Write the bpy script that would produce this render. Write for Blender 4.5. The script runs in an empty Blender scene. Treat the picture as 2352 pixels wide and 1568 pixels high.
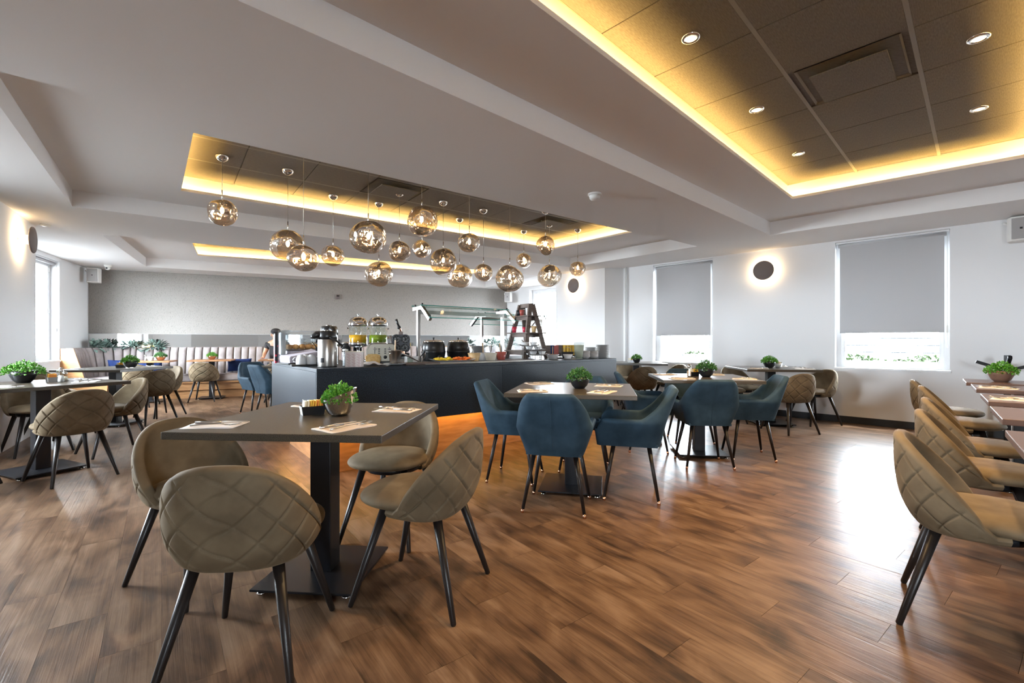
import bpy, bmesh, math, random
from mathutils import Vector, Matrix
from mathutils.geometry import tessellate_polygon
R = random.Random(7)
PI = math.pi
S = bpy.context.scene
COL = S.collection

# ------------------------------------------------------------------ camera, world, exposure
cam = bpy.data.objects.new('camera', bpy.data.cameras.new('camera'))
COL.objects.link(cam)
cam.location = (0, 0, 1.12)
cam.rotation_euler = (PI / 2, 0, 0)
cam.data.sensor_width = 36.0
cam.data.lens = 1045.0 / 2352.0 * 36.0
cam.data.clip_start = 0.05
S.camera = cam
WORLD_STRENGTH = 105.0
SUN_STRENGTH = 9.0
EXPOSURE = 0.12
COVE_W = 6.8          # watts per metre of LED strip
SPOT_W = 120.0
w = bpy.data.worlds.new('daylight'); S.world = w; w.use_nodes = True
bg = w.node_tree.nodes['Background']
bg.inputs[0].default_value = (0.83, 0.915, 1.0, 1); bg.inputs[1].default_value = WORLD_STRENGTH
sun = bpy.data.objects.new('sun', bpy.data.lights.new('sun', 'SUN')); COL.objects.link(sun)
sun.data.energy = SUN_STRENGTH; sun.data.angle = 0.02; sun.data.color = (1, 0.95, 0.88)
sun.rotation_euler = Vector((-0.27, -0.20, -0.94)).to_track_quat('-Z', 'Y').to_euler()
S.view_settings.view_transform = 'Standard'; S.view_settings.look = 'None'
S.view_settings.exposure = EXPOSURE; S.view_settings.gamma = 1.0
S.view_settings.use_curve_mapping = False
S.cycles.max_bounces = 10; S.cycles.diffuse_bounces = 6; S.cycles.glossy_bounces = 5
S.cycles.transmission_bounces = 8; S.cycles.transparent_max_bounces = 16
S.cycles.caustics_reflective = False; S.cycles.caustics_refractive = False
S.cycles.sample_clamp_indirect = 6.0

# ------------------------------------------------------------------ materials
def mat(name, col=(.5, .5, .5), rough=.5, metal=0., spec=.5, sheen=0., coat=0., emit=None, es=0., trans=0., ior=1.45, alpha=1.):
    m = bpy.data.materials.new(name); m.use_nodes = True
    b = m.node_tree.nodes['Principled BSDF']
    b.inputs['Base Color'].default_value = (*col, 1); b.inputs['Roughness'].default_value = rough
    b.inputs['Metallic'].default_value = metal; b.inputs['Specular IOR Level'].default_value = spec
    b.inputs['Sheen Weight'].default_value = sheen; b.inputs['Sheen Roughness'].default_value = .4
    b.inputs['Coat Weight'].default_value = coat; b.inputs['Transmission Weight'].default_value = trans
    b.inputs['IOR'].default_value = ior; b.inputs['Alpha'].default_value = alpha
    if emit: b.inputs['Emission Color'].default_value = (*emit, 1); b.inputs['Emission Strength'].default_value = es
    return m
def N(m, t, **k):
    n = m.node_tree.nodes.new(t)
    for a, v in k.items():
        if a in n.bl_rna.properties.keys() and a not in ('inputs',): setattr(n, a, v)
        else: n.inputs[a].default_value = v
    return n
def L(m, a, b): m.node_tree.links.new(a, b)
def bsdf(m): return m.node_tree.nodes['Principled BSDF']
def ramp(m, src, stops):
    r = N(m, 'ShaderNodeValToRGB'); e = r.color_ramp.elements
    e[0].position, e[0].color = stops[0][0], (*stops[0][1], 1)
    e[1].position, e[1].color = stops[-1][0], (*stops[-1][1], 1)
    for p, c in stops[1:-1]:
        x = e.new(p); x.color = (*c, 1)
    L(m, src, r.inputs[0]); return r.outputs[0]
def noisy(m, scale, stops, bump=0., mapscale=(1, 1, 1), detail=4., coord='Object', bd=.01):
    tc = N(m, 'ShaderNodeTexCoord'); mp = N(m, 'ShaderNodeMapping'); mp.inputs['Scale'].default_value = mapscale
    L(m, tc.outputs[coord], mp.inputs[0])
    n = N(m, 'ShaderNodeTexNoise'); n.inputs['Scale'].default_value = scale; n.inputs['Detail'].default_value = detail
    L(m, mp.outputs[0], n.inputs[0])
    if stops: L(m, ramp(m, n.outputs[0], stops), bsdf(m).inputs['Base Color'])
    if bump:
        b = N(m, 'ShaderNodeBump'); b.inputs['Strength'].default_value = bump; b.inputs['Distance'].default_value = bd
        L(m, n.outputs[0], b.inputs['Height']); L(m, b.outputs[0], bsdf(m).inputs['Normal'])
    return n
M = {}
M['wall'] = mat('white_plaster', (.80, .80, .805), .85, spec=.2); noisy(M['wall'], 60, None, .12, bd=.004)
M['ceil'] = mat('ceiling_paint', (.86, .85, .845), .9, spec=.15); noisy(M['ceil'], 90, None, .05, bd=.002)
M['paper'] = mat('wallpaper', (.33, .31, .28), .8, spec=.2)
noisy(M['paper'], 9, [(.28, (.16, .148, .137)), (.42, (.245, .226, .21)), (.6, (.27, .25, .233)), (.8, (.23, .213, .195))], .1, (13, 13, 4.0), 8)
M['tile'] = mat('brown_ceiling_tile', (.13, .11, .09), .75, spec=.2); noisy(M['tile'], 30, [(.35, (.115, .096, .077)), (.7, (.165, .14, .115))], .05, (1, 7, 1))
M['tbar'] = mat('ceiling_grid_bar', (.20, .175, .145), .6)
M['base'] = mat('black_skirting', (.02, .022, .025), .45)
M['granite'] = mat('black_granite', (.03, .028, .026), .3, spec=.5)
n_ = noisy(M['granite'], 420, [(.36, (.011, .0085, .006)), (.5, (.045, .035, .024)), (.62, (.11, .088, .062)), (.72, (.03, .024, .017))], .12, detail=2, bd=.001)
M['cgranite'] = mat('leathered_granite', (.02, .025, .03), .36, spec=.4)
noisy(M['cgranite'], 170, [(.35, (.006, .009, .013)), (.52, (.013, .020, .030)), (.68, (.045, .060, .080))], .35, detail=2, bd=.002)
M['legblk'] = mat('black_metal', (.008, .008, .010), .36, spec=.4)
M['legwood'] = mat('dark_leg_wood', (.012, .009, .008), .36, spec=.35)
M['chrome'] = mat('chrome', (.82, .82, .84), .06, 1.)
M['steel'] = mat('brushed_steel', (.42, .40, .37), .3, 1.)
M['toastersteel'] = mat('dull_steel', (.26, .24, .20), .42, .9)
M['copper'] = mat('copper', (.75, .42, .28), .15, 1.)
M['orange_wood'] = mat('oak_veneer', (.38, .19, .075), .45)
noisy(M['orange_wood'], 6, [(.3, (.30, .14, .052)), (.7, (.46, .25, .11))], 0, (1, 1, 14))
M['plinth'] = mat('counter_plinth_veneer', (.42, .20, .08), .5); noisy(M['plinth'], 5, [(.3, (.32, .15, .06)), (.7, (.48, .25, .11))], 0, (1, 1, 6))
def velvet(name, c1, c2, sheen, sc):
    m = mat(name, c1, .75, spec=.25, sheen=sheen); bsdf(m).inputs['Sheen Tint'].default_value = (*[min(1, v * 3) for v in c2], 1)
    noisy(m, 9, [(.36, c1), (.64, c2)], 0, detail=7)
    n = N(m, 'ShaderNodeTexNoise'); n.inputs['Scale'].default_value = 900
    tc = N(m, 'ShaderNodeTexCoord'); L(m, tc.outputs['Object'], n.inputs[0])
    b = N(m, 'ShaderNodeBump'); b.inputs['Strength'].default_value = .25; b.inputs['Distance'].default_value = .001
    L(m, n.outputs[0], b.inputs['Height']); L(m, b.outputs[0], bsdf(m).inputs['Normal'])
    return m
M['taupe'] = velvet('taupe_velvet', (.092, .066, .038), (.140, .104, .063), .18, 1)
M['blue'] = velvet('teal_blue_velvet', (.013, .031, .049), (.022, .047, .072), .2, 1)
M['mauve'] = velvet('mauve_grey_upholstery', (.25, .215, .21), (.31, .27, .265), .15, 1)
M['navy'] = velvet('navy_cushion_cloth', (.008, .02, .085), (.015, .035, .13), .3, 1)
M['white'] = mat('white_ceramic', (.66, .66, .66), .25)
M['greyceramic'] = mat('grey_white_ceramic', (.38, .37, .365), .3)
M['wplastic'] = mat('white_plastic', (.78, .77, .74), .45)
M['frame'] = mat('white_window_frame', (.82, .83, .84), .4)
M['blind'] = mat('grey_blind_cloth', (.50, .50, .51), .9, spec=.1)
b_ = M['blind'].node_tree; tr_ = N(M['blind'], 'ShaderNodeBsdfTranslucent'); tr_.inputs[0].default_value = (.5, .5, .52, 1)
mx_ = N(M['blind'], 'ShaderNodeMixShader'); mx_.inputs[0].default_value = .035
L(M['blind'], bsdf(M['blind']).outputs[0], mx_.inputs[1]); L(M['blind'], tr_.outputs[0], mx_.inputs[2])
L(M['blind'], mx_.outputs[0], b_.nodes['Material Output'].inputs[0])
M['blackp'] = mat('black_plastic', (.012, .012, .013), .3)
M['darkmetal'] = mat('cast_iron', (.03, .03, .034), .45, .6)
M['napkin'] = mat('beige_napkin', (.66, .56, .47), .9, spec=.1)
M['wnapkin'] = mat('white_napkin', (.78, .74, .72), .9, spec=.1)
M['leaf'] = mat('bright_leaf', (.07, .25, .02), .5); noisy(M['leaf'], 40, [(.3, (.04, .17, .015)), (.7, (.13, .36, .03))])
M['leafd'] = mat('dark_leaf', (.03, .12, .03), .5); noisy(M['leafd'], 40, [(.3, (.02, .08, .02)), (.7, (.07, .2, .04))])
M['sage'] = mat('sage_leaf', (.13, .21, .18), .6); noisy(M['sage'], 12, [(.3, (.08, .15, .13)), (.7, (.22, .3, .26))])
M['yellow'] = mat('yellow_paper', (.72, .45, .06), .7)
M['orangep'] = mat('orange_paper', (.70, .25, .04), .7)
M['cream'] = mat('cream_paper', (.74, .68, .52), .7)
M['red'] = mat('red_plastic', (.45, .03, .06), .35)
M['ladder'] = mat('grey_brown_wood', (.12, .085, .075), .65); noisy(M['ladder'], 8, [(.3, (.085, .06, .052)), (.7, (.16, .12, .10))], 0, (1, 1, 8))
M['spoonwood'] = mat('light_wood', (.42, .27, .15), .6)
M['bread'] = mat('bread_crust', (.50, .27, .09), .7); noisy(M['bread'], 25, [(.3, (.42, .19, .055)), (.7, (.62, .38, .16))], .3)
M['loaf'] = mat('bread_slice', (.55, .36, .13), .8); noisy(M['loaf'], 60, [(.3, (.46, .28, .09)), (.7, (.6, .42, .18))], .2)
M['juiceo'] = mat('orange_juice', (.78, .38, .01), .2)
M['juiceg'] = mat('green_juice', (.17, .24, .01), .2)
M['yog'] = mat('yogurt', (.62, .62, .50), .4)
M['tan'] = mat('tan_bowl', (.55, .37, .18), .4)
M['palebowl'] = mat('pale_bowl', (.58, .54, .44), .4)
M['redbowl'] = mat('terracotta_bowl', (.33, .07, .055), .4)
M['fruity'] = mat('yellow_fruit', (.80, .55, .03), .4)
M['fruito'] = mat('orange_fruit', (.80, .16, .015), .4)
M['skin'] = mat('skin', (.40, .20, .12), .5)
M['blackcloth'] = mat('black_cloth', (.015, .014, .016), .85)
M['jeans'] = mat('dark_trousers', (.03, .035, .05), .85)
M['parcel'] = mat('lilac_cloth', (.62, .57, .64), .8, spec=.1)
M['browntop'] = mat('dark_brown_laminate', (.085, .045, .032), .3); noisy(M['browntop'], 10, [(.3, (.06, .032, .024)), (.7, (.11, .06, .042))], 0, (1, 12, 1))
M['woodtop'] = mat('walnut_top', (.30, .15, .07), .4); noisy(M['woodtop'], 10, [(.3, (.22, .10, .045)), (.7, (.36, .19, .09))], 0, (1, 12, 1))
M['disc'] = mat('sconce_disc', (.13, .105, .10), .6)
M['hedge'] = mat('hedge_leaf', (.012, .020, .006), .7, spec=.1)
M['slat'] = mat('dark_fence_slat', (.010, .012, .013), .6, spec=.1)
M['darkpanel'] = mat('dark_exterior_panel', (.02, .022, .03), .6)
M['paving'] = mat('outside_paving', (.5, .5, .5), .9)
M['grout'] = mat('floor_gap', (.02, .013, .009), .8)
M['bulb'] = mat('glowing_bulb', (1, .7, .4), .5, emit=(1, .68, .36), es=40.)
M['spotlens'] = mat('glowing_spot_lens', (1, .8, .5), .5, emit=(1, .62, .22), es=28.)
M['ring'] = mat('glowing_ring', (1, .8, .5), .5, emit=(1, .70, .36), es=5.)
M['browncer'] = mat('rough_brown_pot', (.16, .085, .055), .7)
M['canlight'] = mat('planter_glow', (1, .8, .5), .5, emit=(1, .6, .15), es=8.)
M['mirror'] = mat('mirror', (.86, .87, .86), .02, 1.)
M['teal'] = mat('glass_edge_green', (.05, .30, .25), .2)
M['silverspk'] = mat('sparkling_sugar', (.55, .55, .58), .4); noisy(M['silverspk'], 120, [(.4, (.25, .25, .27)), (.6, (.75, .75, .78))])
M['granola'] = mat('granola', (.36, .15, .05), .8); noisy(M['granola'], 80, [(.35, (.2, .07, .025)), (.65, (.5, .25, .09))], .5)
def glass(name, tint, glossy=.12):
    m = bpy.data.materials.new(name); m.use_nodes = True; nt = m.node_tree; nt.nodes.remove(nt.nodes['Principled BSDF'])
    t = N(m, 'ShaderNodeBsdfTransparent'); t.inputs[0].default_value = (*tint, 1)
    g = N(m, 'ShaderNodeBsdfGlossy'); g.inputs['Roughness'].default_value = .03; g.inputs[0].default_value = (1, 1, 1, 1)
    f = N(m, 'ShaderNodeLayerWeight'); f.inputs[0].default_value = .25
    mm = N(m, 'ShaderNodeMath', operation='MULTIPLY_ADD'); mm.inputs[1].default_value = .6; mm.inputs[2].default_value = glossy * .4
    pw_ = N(m, 'ShaderNodeMath', operation='POWER'); pw_.inputs[1].default_value = 3.; L(m, f.outputs['Facing'], pw_.inputs[0]); L(m, pw_.outputs[0], mm.inputs[0])
    x = N(m, 'ShaderNodeMixShader'); L(m, mm.outputs[0], x.inputs[0]); L(m, t.outputs[0], x.inputs[1]); L(m, g.outputs[0], x.inputs[2])
    L(m, x.outputs[0], nt.nodes['Material Output'].inputs[0]); return m
M['glass'] = glass('clear_glass', (.95, .97, .96)); M['acrylic'] = glass('clear_acrylic', (.93, .95, .96), .25)
M['pane'] = glass('window_glass', (.97, .98, .98), .05); M['greenglass'] = glass('sneeze_guard_glass', (.94, .98, .97), .06)
def meltglass():
    m = bpy.data.materials.new('mirrored_glass'); m.use_nodes = True; nt = m.node_tree; nt.nodes.remove(nt.nodes['Principled BSDF'])
    tc = N(m, 'ShaderNodeTexCoord'); sp = N(m, 'ShaderNodeSeparateXYZ'); L(m, tc.outputs['Object'], sp.inputs[0])
    no = N(m, 'ShaderNodeTexNoise'); no.inputs['Scale'].default_value = 7.; no.inputs['Detail'].default_value = 1.5
    L(m, tc.outputs['Object'], no.inputs[0])
    bp = N(m, 'ShaderNodeBump'); bp.inputs['Strength'].default_value = .8; bp.inputs['Distance'].default_value = .08; L(m, no.outputs[0], bp.inputs['Height'])
    g = N(m, 'ShaderNodeBsdfGlossy'); g.inputs['Roughness'].default_value = .03; g.inputs[0].default_value = (.90, .86, .82, 1); L(m, bp.outputs[0], g.inputs['Normal'])
    t = N(m, 'ShaderNodeBsdfTransparent'); t.inputs[0].default_value = (.86, .77, .66, 1)
    a = N(m, 'ShaderNodeMath', operation='MULTIPLY_ADD'); a.inputs[1].default_value = 1.6; a.inputs[2].default_value = .50; L(m, sp.outputs[2], a.inputs[0])
    n2 = N(m, 'ShaderNodeMath', operation='MULTIPLY_ADD'); n2.inputs[1].default_value = .7; L(m, no.outputs[0], n2.inputs[0]); n2.inputs[2].default_value = -.35
    ad = N(m, 'ShaderNodeMath', operation='ADD', use_clamp=True); L(m, a.outputs[0], ad.inputs[0]); L(m, n2.outputs[0], ad.inputs[1])
    lw = N(m, 'ShaderNodeLayerWeight'); lw.inputs[0].default_value = .3
    mxm = N(m, 'ShaderNodeMath', operation='MAXIMUM'); L(m, ad.outputs[0], mxm.inputs[0]); L(m, lw.outputs['Facing'], mxm.inputs[1])
    cl = N(m, 'ShaderNodeClamp'); cl.inputs[1].default_value = .48; cl.inputs[2].default_value = .92; L(m, mxm.outputs[0], cl.inputs[0])
    x = N(m, 'ShaderNodeMixShader'); L(m, cl.outputs[0], x.inputs[0]); L(m, t.outputs[0], x.inputs[1]); L(m, g.outputs[0], x.inputs[2])
    L(m, x.outputs[0], nt.nodes['Material Output'].inputs[0]); return m
M['melt'] = meltglass()
# floor planks: long direction FU, short direction FV, all from the world position so that each plank has its own grain
FU, FV, PL, PW, STAG = Vector((-.61, .792, 0)).normalized(), Vector((.792, .61, 0)).normalized(), .914, .176, .37
def floor_mat():
    m = mat('vinyl_plank', (.15, .085, .05), .33, spec=.34); b = bsdf(m)
    ge = N(m, 'ShaderNodeNewGeometry')
    def dot(v):
        d = N(m, 'ShaderNodeVectorMath', operation='DOT_PRODUCT'); d.inputs[1].default_value = v; L(m, ge.outputs['Position'], d.inputs[0]); return d.outputs['Value']
    def ma(op, a, bb=None, c=None):
        n = N(m, 'ShaderNodeMath', operation=op)
        for i, v in enumerate((a, bb, c)):
            if v is None: continue
            if isinstance(v, (int, float)): n.inputs[i].default_value = v
            else: L(m, v, n.inputs[i])
        return n.outputs[0]
    u, v = dot(FU), dot(FV)
    row = ma('FLOOR', ma('DIVIDE', v, PW))
    off = ma('MULTIPLY', ma('FRACT', ma('MULTIPLY', row, STAG)), PL)
    colu = ma('FLOOR', ma('DIVIDE', ma('ADD', u, off), PL))
    cb = N(m, 'ShaderNodeCombineXYZ'); L(m, row, cb.inputs[0]); L(m, colu, cb.inputs[1])
    wn = N(m, 'ShaderNodeTexWhiteNoise'); L(m, cb.outputs[0], wn.inputs[0])
    def tex(us, vs, sc, det, dist=0.):
        c = N(m, 'ShaderNodeCombineXYZ'); L(m, ma('MULTIPLY', u, us), c.inputs[0]); L(m, ma('MULTIPLY', v, vs), c.inputs[1]); L(m, ma('MULTIPLY', wn.outputs[0], 37.), c.inputs[2])
        n = N(m, 'ShaderNodeTexNoise'); n.inputs['Scale'].default_value = sc; n.inputs['Detail'].default_value = det; n.inputs['Distortion'].default_value = dist
        L(m, c.outputs[0], n.inputs[0]); return n.outputs[0]
    big = tex(2.0, 5.2, 1.6, 9., .7); grain = tex(.55, 34., 2.2, 4., .3); fine = tex(2.6, 110., 2.2, 5., .6)
    mixv = ma('ADD', ma('ADD', ma('MULTIPLY', big, .72), ma('MULTIPLY', grain, .22)), ma('ADD', ma('MULTIPLY', fine, .20), ma('MULTIPLY', ma('SUBTRACT', wn.outputs[0], .5), .05)))
    col = ramp(m, mixv, [(.41, (.030, .017, .010)), (.49, (.066, .036, .020)), (.555, (.100, .056, .031)), (.62, (.132, .078, .045)), (.74, (.19, .122, .078))])
    L(m, col, b.inputs['Base Color'])
    L(m, ma('MULTIPLY_ADD', grain, .20, .24), b.inputs['Roughness'])
    bp = N(m, 'ShaderNodeBump'); bp.inputs['Strength'].default_value = .3; bp.inputs['Distance'].default_value = .004
    L(m, ma('ADD', ma('MULTIPLY', grain, .8), ma('MULTIPLY', fine, .35)), bp.inputs['Height']); L(m, bp.outputs[0], b.inputs['Normal'])
    return m
M['floor'] = floor_mat()
M['teabox'] = mat('tea_box_card', (.66, .58, .55), .6); M['redink'] = mat('muted_red_ink', (.36, .09, .09), .6)
def redswirl():
    m = mat('red_black_print', (.5, .02, .05), .4); tc = N(m, 'ShaderNodeTexCoord')
    vn = N(m, 'ShaderNodeTexVoronoi'); vn.inputs['Scale'].default_value = 28.; L(m, tc.outputs['Object'], vn.inputs[0])
    sp = N(m, 'ShaderNodeSeparateXYZ'); L(m, tc.outputs['Object'], sp.inputs[0])
    a = N(m, 'ShaderNodeMath', operation='MULTIPLY_ADD'); a.inputs[1].default_value = -2.2; a.inputs[2].default_value = .62; L(m, sp.outputs[2], a.inputs[0])
    g = N(m, 'ShaderNodeMath', operation='GREATER_THAN'); L(m, a.outputs[0], g.inputs[0]); L(m, vn.outputs[0], g.inputs[1])
    L(m, ramp(m, g.outputs[0], [(0, (.012, .010, .013)), (1, (.55, .02, .05))]), bsdf(m).inputs['Base Color']); return m
M['redswirl'] = redswirl()

# ------------------------------------------------------------------ mesh helpers
class MB:
    def __init__(s): s.v = []; s.f = []; s.sm = []; s.mi = []
    def add(s, vs, fs, T=None, smooth=False, mi=0):
        o = len(s.v)
        s.v += [(T @ Vector(p)) if T is not None else Vector(p) for p in vs]
        s.f += [tuple(i + o for i in f) for f in fs]; s.sm += [smooth] * len(fs); s.mi += [mi] * len(fs)
        return s
    def box(s, c, d, rz=0, T=None, mi=0):
        x, y, z = d[0] / 2, d[1] / 2, d[2] / 2
        vs = [(i * x, j * y, k * z) for k in (-1, 1) for j in (-1, 1) for i in (-1, 1)]
        fs = [(0, 2, 3, 1), (4, 5, 7, 6), (0, 1, 5, 4), (2, 6, 7, 3), (0, 4, 6, 2), (1, 3, 7, 5)]
        A = Matrix.Translation(c) @ Matrix.Rotation(rz, 4, 'Z')
        return s.add(vs, fs, (T @ A) if T is not None else A, mi=mi)
    def bar(s, a, b, wd, ht, up=(0, 0, 1), mi=0):
        a, b = Vector(a), Vector(b); d = (b - a); ln = d.length; d.normalize(); upv = Vector(up)
        sd = d.cross(upv)
        if sd.length < 1e-4: sd = Vector((1, 0, 0))
        sd.normalize(); u2 = sd.cross(d)
        A = Matrix((( d.x, sd.x, u2.x, (a.x + b.x) / 2), (d.y, sd.y, u2.y, (a.y + b.y) / 2), (d.z, sd.z, u2.z, (a.z + b.z) / 2), (0, 0, 0, 1)))
        return s.box((0, 0, 0), (ln, wd, ht), 0, A, mi)
    def lathe(s, prof, n=24, c=(0, 0, 0), smooth=True, T=None, mi=0, cap=True):
        vs, fs = [], []
        for r, z in prof: vs += [(c[0] + r * math.cos(2 * PI * i / n), c[1] + r * math.sin(2 * PI * i / n), c[2] + z) for i in range(n)]
        for k in range(len(prof) - 1):
            for i in range(n):
                j = (i + 1) % n; fs.append((k * n + i, k * n + j, (k + 1) * n + j, (k + 1) * n + i))
        if cap:
            if prof[0][0] > 1e-5: fs.append(tuple(range(n))[::-1])
            if prof[-1][0] > 1e-5: fs.append(tuple((len(prof) - 1) * n + i for i in range(n)))
        return s.add(vs, fs, T, smooth, mi)
    def tube(s, pts, r, n=10, smooth=True, mi=0):
        pts = [Vector(p) for p in pts]; rs = r if isinstance(r, (list, tuple)) else [r] * len(pts); vs, fs = [], []
        ref = Vector((0, 0, 1))
        for k, p in enumerate(pts):
            d = (pts[min(k + 1, len(pts) - 1)] - pts[max(k - 1, 0)]).normalized()
            a = d.cross(ref)
            if a.length < 1e-3: a = d.cross(Vector((1, 0, 0)))
            a.normalize(); bb = d.cross(a)
            vs += [p + (a * math.cos(2 * PI * i / n) + bb * math.sin(2 * PI * i / n)) * rs[k] for i in range(n)]
        for k in range(len(pts) - 1):
            for i in range(n):
                j = (i + 1) % n; fs.append((k * n + i, k * n + j, (k + 1) * n + j, (k + 1) * n + i))
        fs.append(tuple(range(n))[::-1]); fs.append(tuple((len(pts) - 1) * n + i for i in range(n)))
        return s.add(vs, fs, None, smooth, mi)
    def prism(s, poly, z0, z1, T=None, mi=0):
        n = len(poly); vs = [(x, y, z0) for x, y in poly] + [(x, y, z1) for x, y in poly]
        fs = [tuple(range(n))[::-1], tuple(range(n, 2 * n))] + [(i, (i + 1) % n, n + (i + 1) % n, n + i) for i in range(n)]
        return s.add(vs, fs, T, mi=mi)
    def ball(s, c, r, n=14, k=8, T=None, mi=0, fn=None):
        if isinstance(r, (int, float)): r = (r, r, r)
        vs, fs = [], []
        for a in range(k + 1):
            th = PI * a / k
            for i in range(n):
                ph = 2 * PI * i / n; d = Vector((math.sin(th) * math.cos(ph), math.sin(th) * math.sin(ph), math.cos(th)))
                q = fn(d) if fn else 1.
                vs.append((c[0] + d.x * r[0] * q, c[1] + d.y * r[1] * q, c[2] + d.z * r[2] * q))
        for a in range(k):
            for i in range(n):
                j = (i + 1) % n; fs.append((a * n + i, (a + 1) * n + i, (a + 1) * n + j, a * n + j))
        return s.add(vs, fs, T, True, mi)
    def grid(s, fn, nu, nv, smooth=True, wrapu=False, mi=0):
        vs = [fn(i / nu, j / nv) for i in range(nu + (0 if wrapu else 1)) for j in range(nv + 1)]
        fs = []; m = nv + 1; K = nu if wrapu else nu + 1
        for i in range(nu):
            i2 = (i + 1) % K
            for j in range(nv): fs.append((i * m + j, i2 * m + j, i2 * m + j + 1, i * m + j + 1))
        return s.add(vs, fs, None, smooth, mi)
    def mesh(s, name, m, bevel=0., seg=2):
        me = bpy.data.meshes.new(name); me.from_pydata([tuple(p) for p in s.v], [], s.f); 
        for p, a, i in zip(me.polygons, s.sm, s.mi): p.use_smooth = a; p.material_index = i
        for x in (m if isinstance(m, (list, tuple)) else [m]): me.materials.append(x)
        bm = bmesh.new(); bm.from_mesh(me)
        bmesh.ops.remove_doubles(bm, verts=bm.verts, dist=1e-5)
        bmesh.ops.recalc_face_normals(bm, faces=bm.faces)
        if bevel:
            ed = [e for e in bm.edges if len(e.link_faces) == 2 and e.calc_face_angle(0) > .5]
            if ed:
                bmesh.ops.bevel(bm, geom=ed, offset=bevel, segments=seg, profile=.5, affect='EDGES', clamp_overlap=True)
        bm.to_mesh(me); bm.free(); return me
    def build(s, name, m, parent=None, bevel=0., loc=(0, 0, 0), rz=0, seg=2):
        return link(name, s.mesh(name, m, bevel, seg), parent, loc, rz)
def link(name, me, parent=None, loc=(0, 0, 0), rz=0):
    o = bpy.data.objects.new(name, me); COL.objects.link(o); o.location = loc; o.rotation_euler = (0, 0, rz)
    if parent: o.parent = parent
    return o
def tag(o, label, cat, group=None, kind=None):
    o['label'] = label; o['category'] = cat
    if group: o['group'] = group
    if kind: o['kind'] = kind
    return o
def thing(name, label, cat, loc=(0, 0, 0), rz=0, group=None):
    o = bpy.data.objects.new(name, None); COL.objects.link(o); o.location = loc; o.rotation_euler = (0, 0, rz); o.empty_display_size = .1
    return tag(o, label, cat, group)
def struct(o): o['kind'] = 'structure'; return o
def kids(o): return [c for c in bpy.data.objects if c.parent == o]
def dup(root, loc, rz, label=None, group=None):
    r = root.copy(); COL.objects.link(r); r.location = loc; r.rotation_euler = (0, 0, rz)
    if label: r['label'] = label
    if group: r['group'] = group
    for ch in root.children:
        c = ch.copy(); COL.objects.link(c); c.parent = r
        for g in ch.children:
            d = g.copy(); COL.objects.link(d); d.parent = c
    return r
def face(f): return math.atan2(-f[0], f[1])          # rotation that turns local +Y towards f

# ------------------------------------------------------------------ the setting
Z0, Z1, Z2 = 2.525, 2.70, 2.88                       # soffit, coffer, tiled recess
RWP, RWD = Vector((5.376, 5.54)), Vector((-.7135, .7007))
def rw(t): return tuple(RWP + RWD * t)
WPTS = [rw(-8), rw(4.54), (1.771, 8.688), (.93, 9.65), (1.32, 10.70), (-.13, 12.34), (-8.194, 8.792), (-6.72, 5.885), (-5.82, 5.56), (-5.05, 4.45), (-4.75, .8), (-1.2, -3.2), (7.4, -5.2)]
floor_poly = WPTS
slab = MB().prism(floor_poly, -.12, -.012).build('floor', M['grout']); struct(slab)
# planks
def inside(p, poly):
    c = False; j = len(poly) - 1
    for i in range(len(poly)):
        xi, yi = poly[i]; xj, yj = poly[j]
        if (yi > p[1]) != (yj > p[1]) and p[0] < (xj - xi) * (p[1] - yi) / (yj - yi) + xi: c = not c
        j = i
    return c
cells = []
for row in range(-40, 95):
    off = ((row * STAG) % 1.) * PL
    for cl in range(-12, 20):
        u0, v0 = cl * PL - off, row * PW
        c = FU * (u0 + PL / 2) + FV * (v0 + PW / 2)
        corners = [FU * (u0 + a * PL) + FV * (v0 + b * PW) for a in (0, 1) for b in (0, 1)]
        if not any(inside((q.x, q.y), floor_poly) for q in corners + [c]): continue
        vis = c.y > .9 and abs(c.x / max(c.y, .1)) < 1.28
        cells.append((0 if vis else 1, c.length, c))
cells.sort(key=lambda q: (q[0], q[1]))
RZF = math.atan2(FU.y, FU.x)
pm = MB().box((0, 0, -.006), (PL - .0013, PW - .0006, .012)).mesh('plank', M['floor'])
rest = MB()
for i, (vis, d, c) in enumerate(cells):
    if i < 300:
        link('plank', pm, slab, (c.x, c.y, R.uniform(-.0001, .0001)), RZF)
    else: rest.box((c.x, c.y, -.006), (PL - .0013, PW - .0006, .012), RZF)
rp = rest.build('planks', M['floor'], slab); rp['kind'] = 'stuff'

def wall(name, p0, p1, z0=0., z1=Z0, th=.22, ops=(), m=None, e0=0., e1=0.):
    """interior face runs p0 -> p1 with the room on the left hand side; ops = (s0, s1, za, zb)"""
    p0, p1 = Vector(p0), Vector(p1); d = (p1 - p0); ln = d.length; d.normalize(); ang = math.atan2(d.y, d.x)
    T = Matrix.Translation((p0.x, p0.y, 0)) @ Matrix.Rotation(ang, 4, 'Z'); b = MB()
    def seg(a, c, za, zc):
        if c - a > 1e-4 and zc - za > 1e-4: b.box(((a + c) / 2, -th / 2, (za + zc) / 2), (c - a, th, zc - za), 0, T)
    s = -e0
    for a, c, za, zb in sorted(ops):
        seg(s, a, z0, z1); seg(a, c, z0, za); seg(a, c, zb, z1); s = c
    seg(s, ln + e1, z0, z1)
    return struct(b.build(name, m or M['wall'])), T, ln
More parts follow.
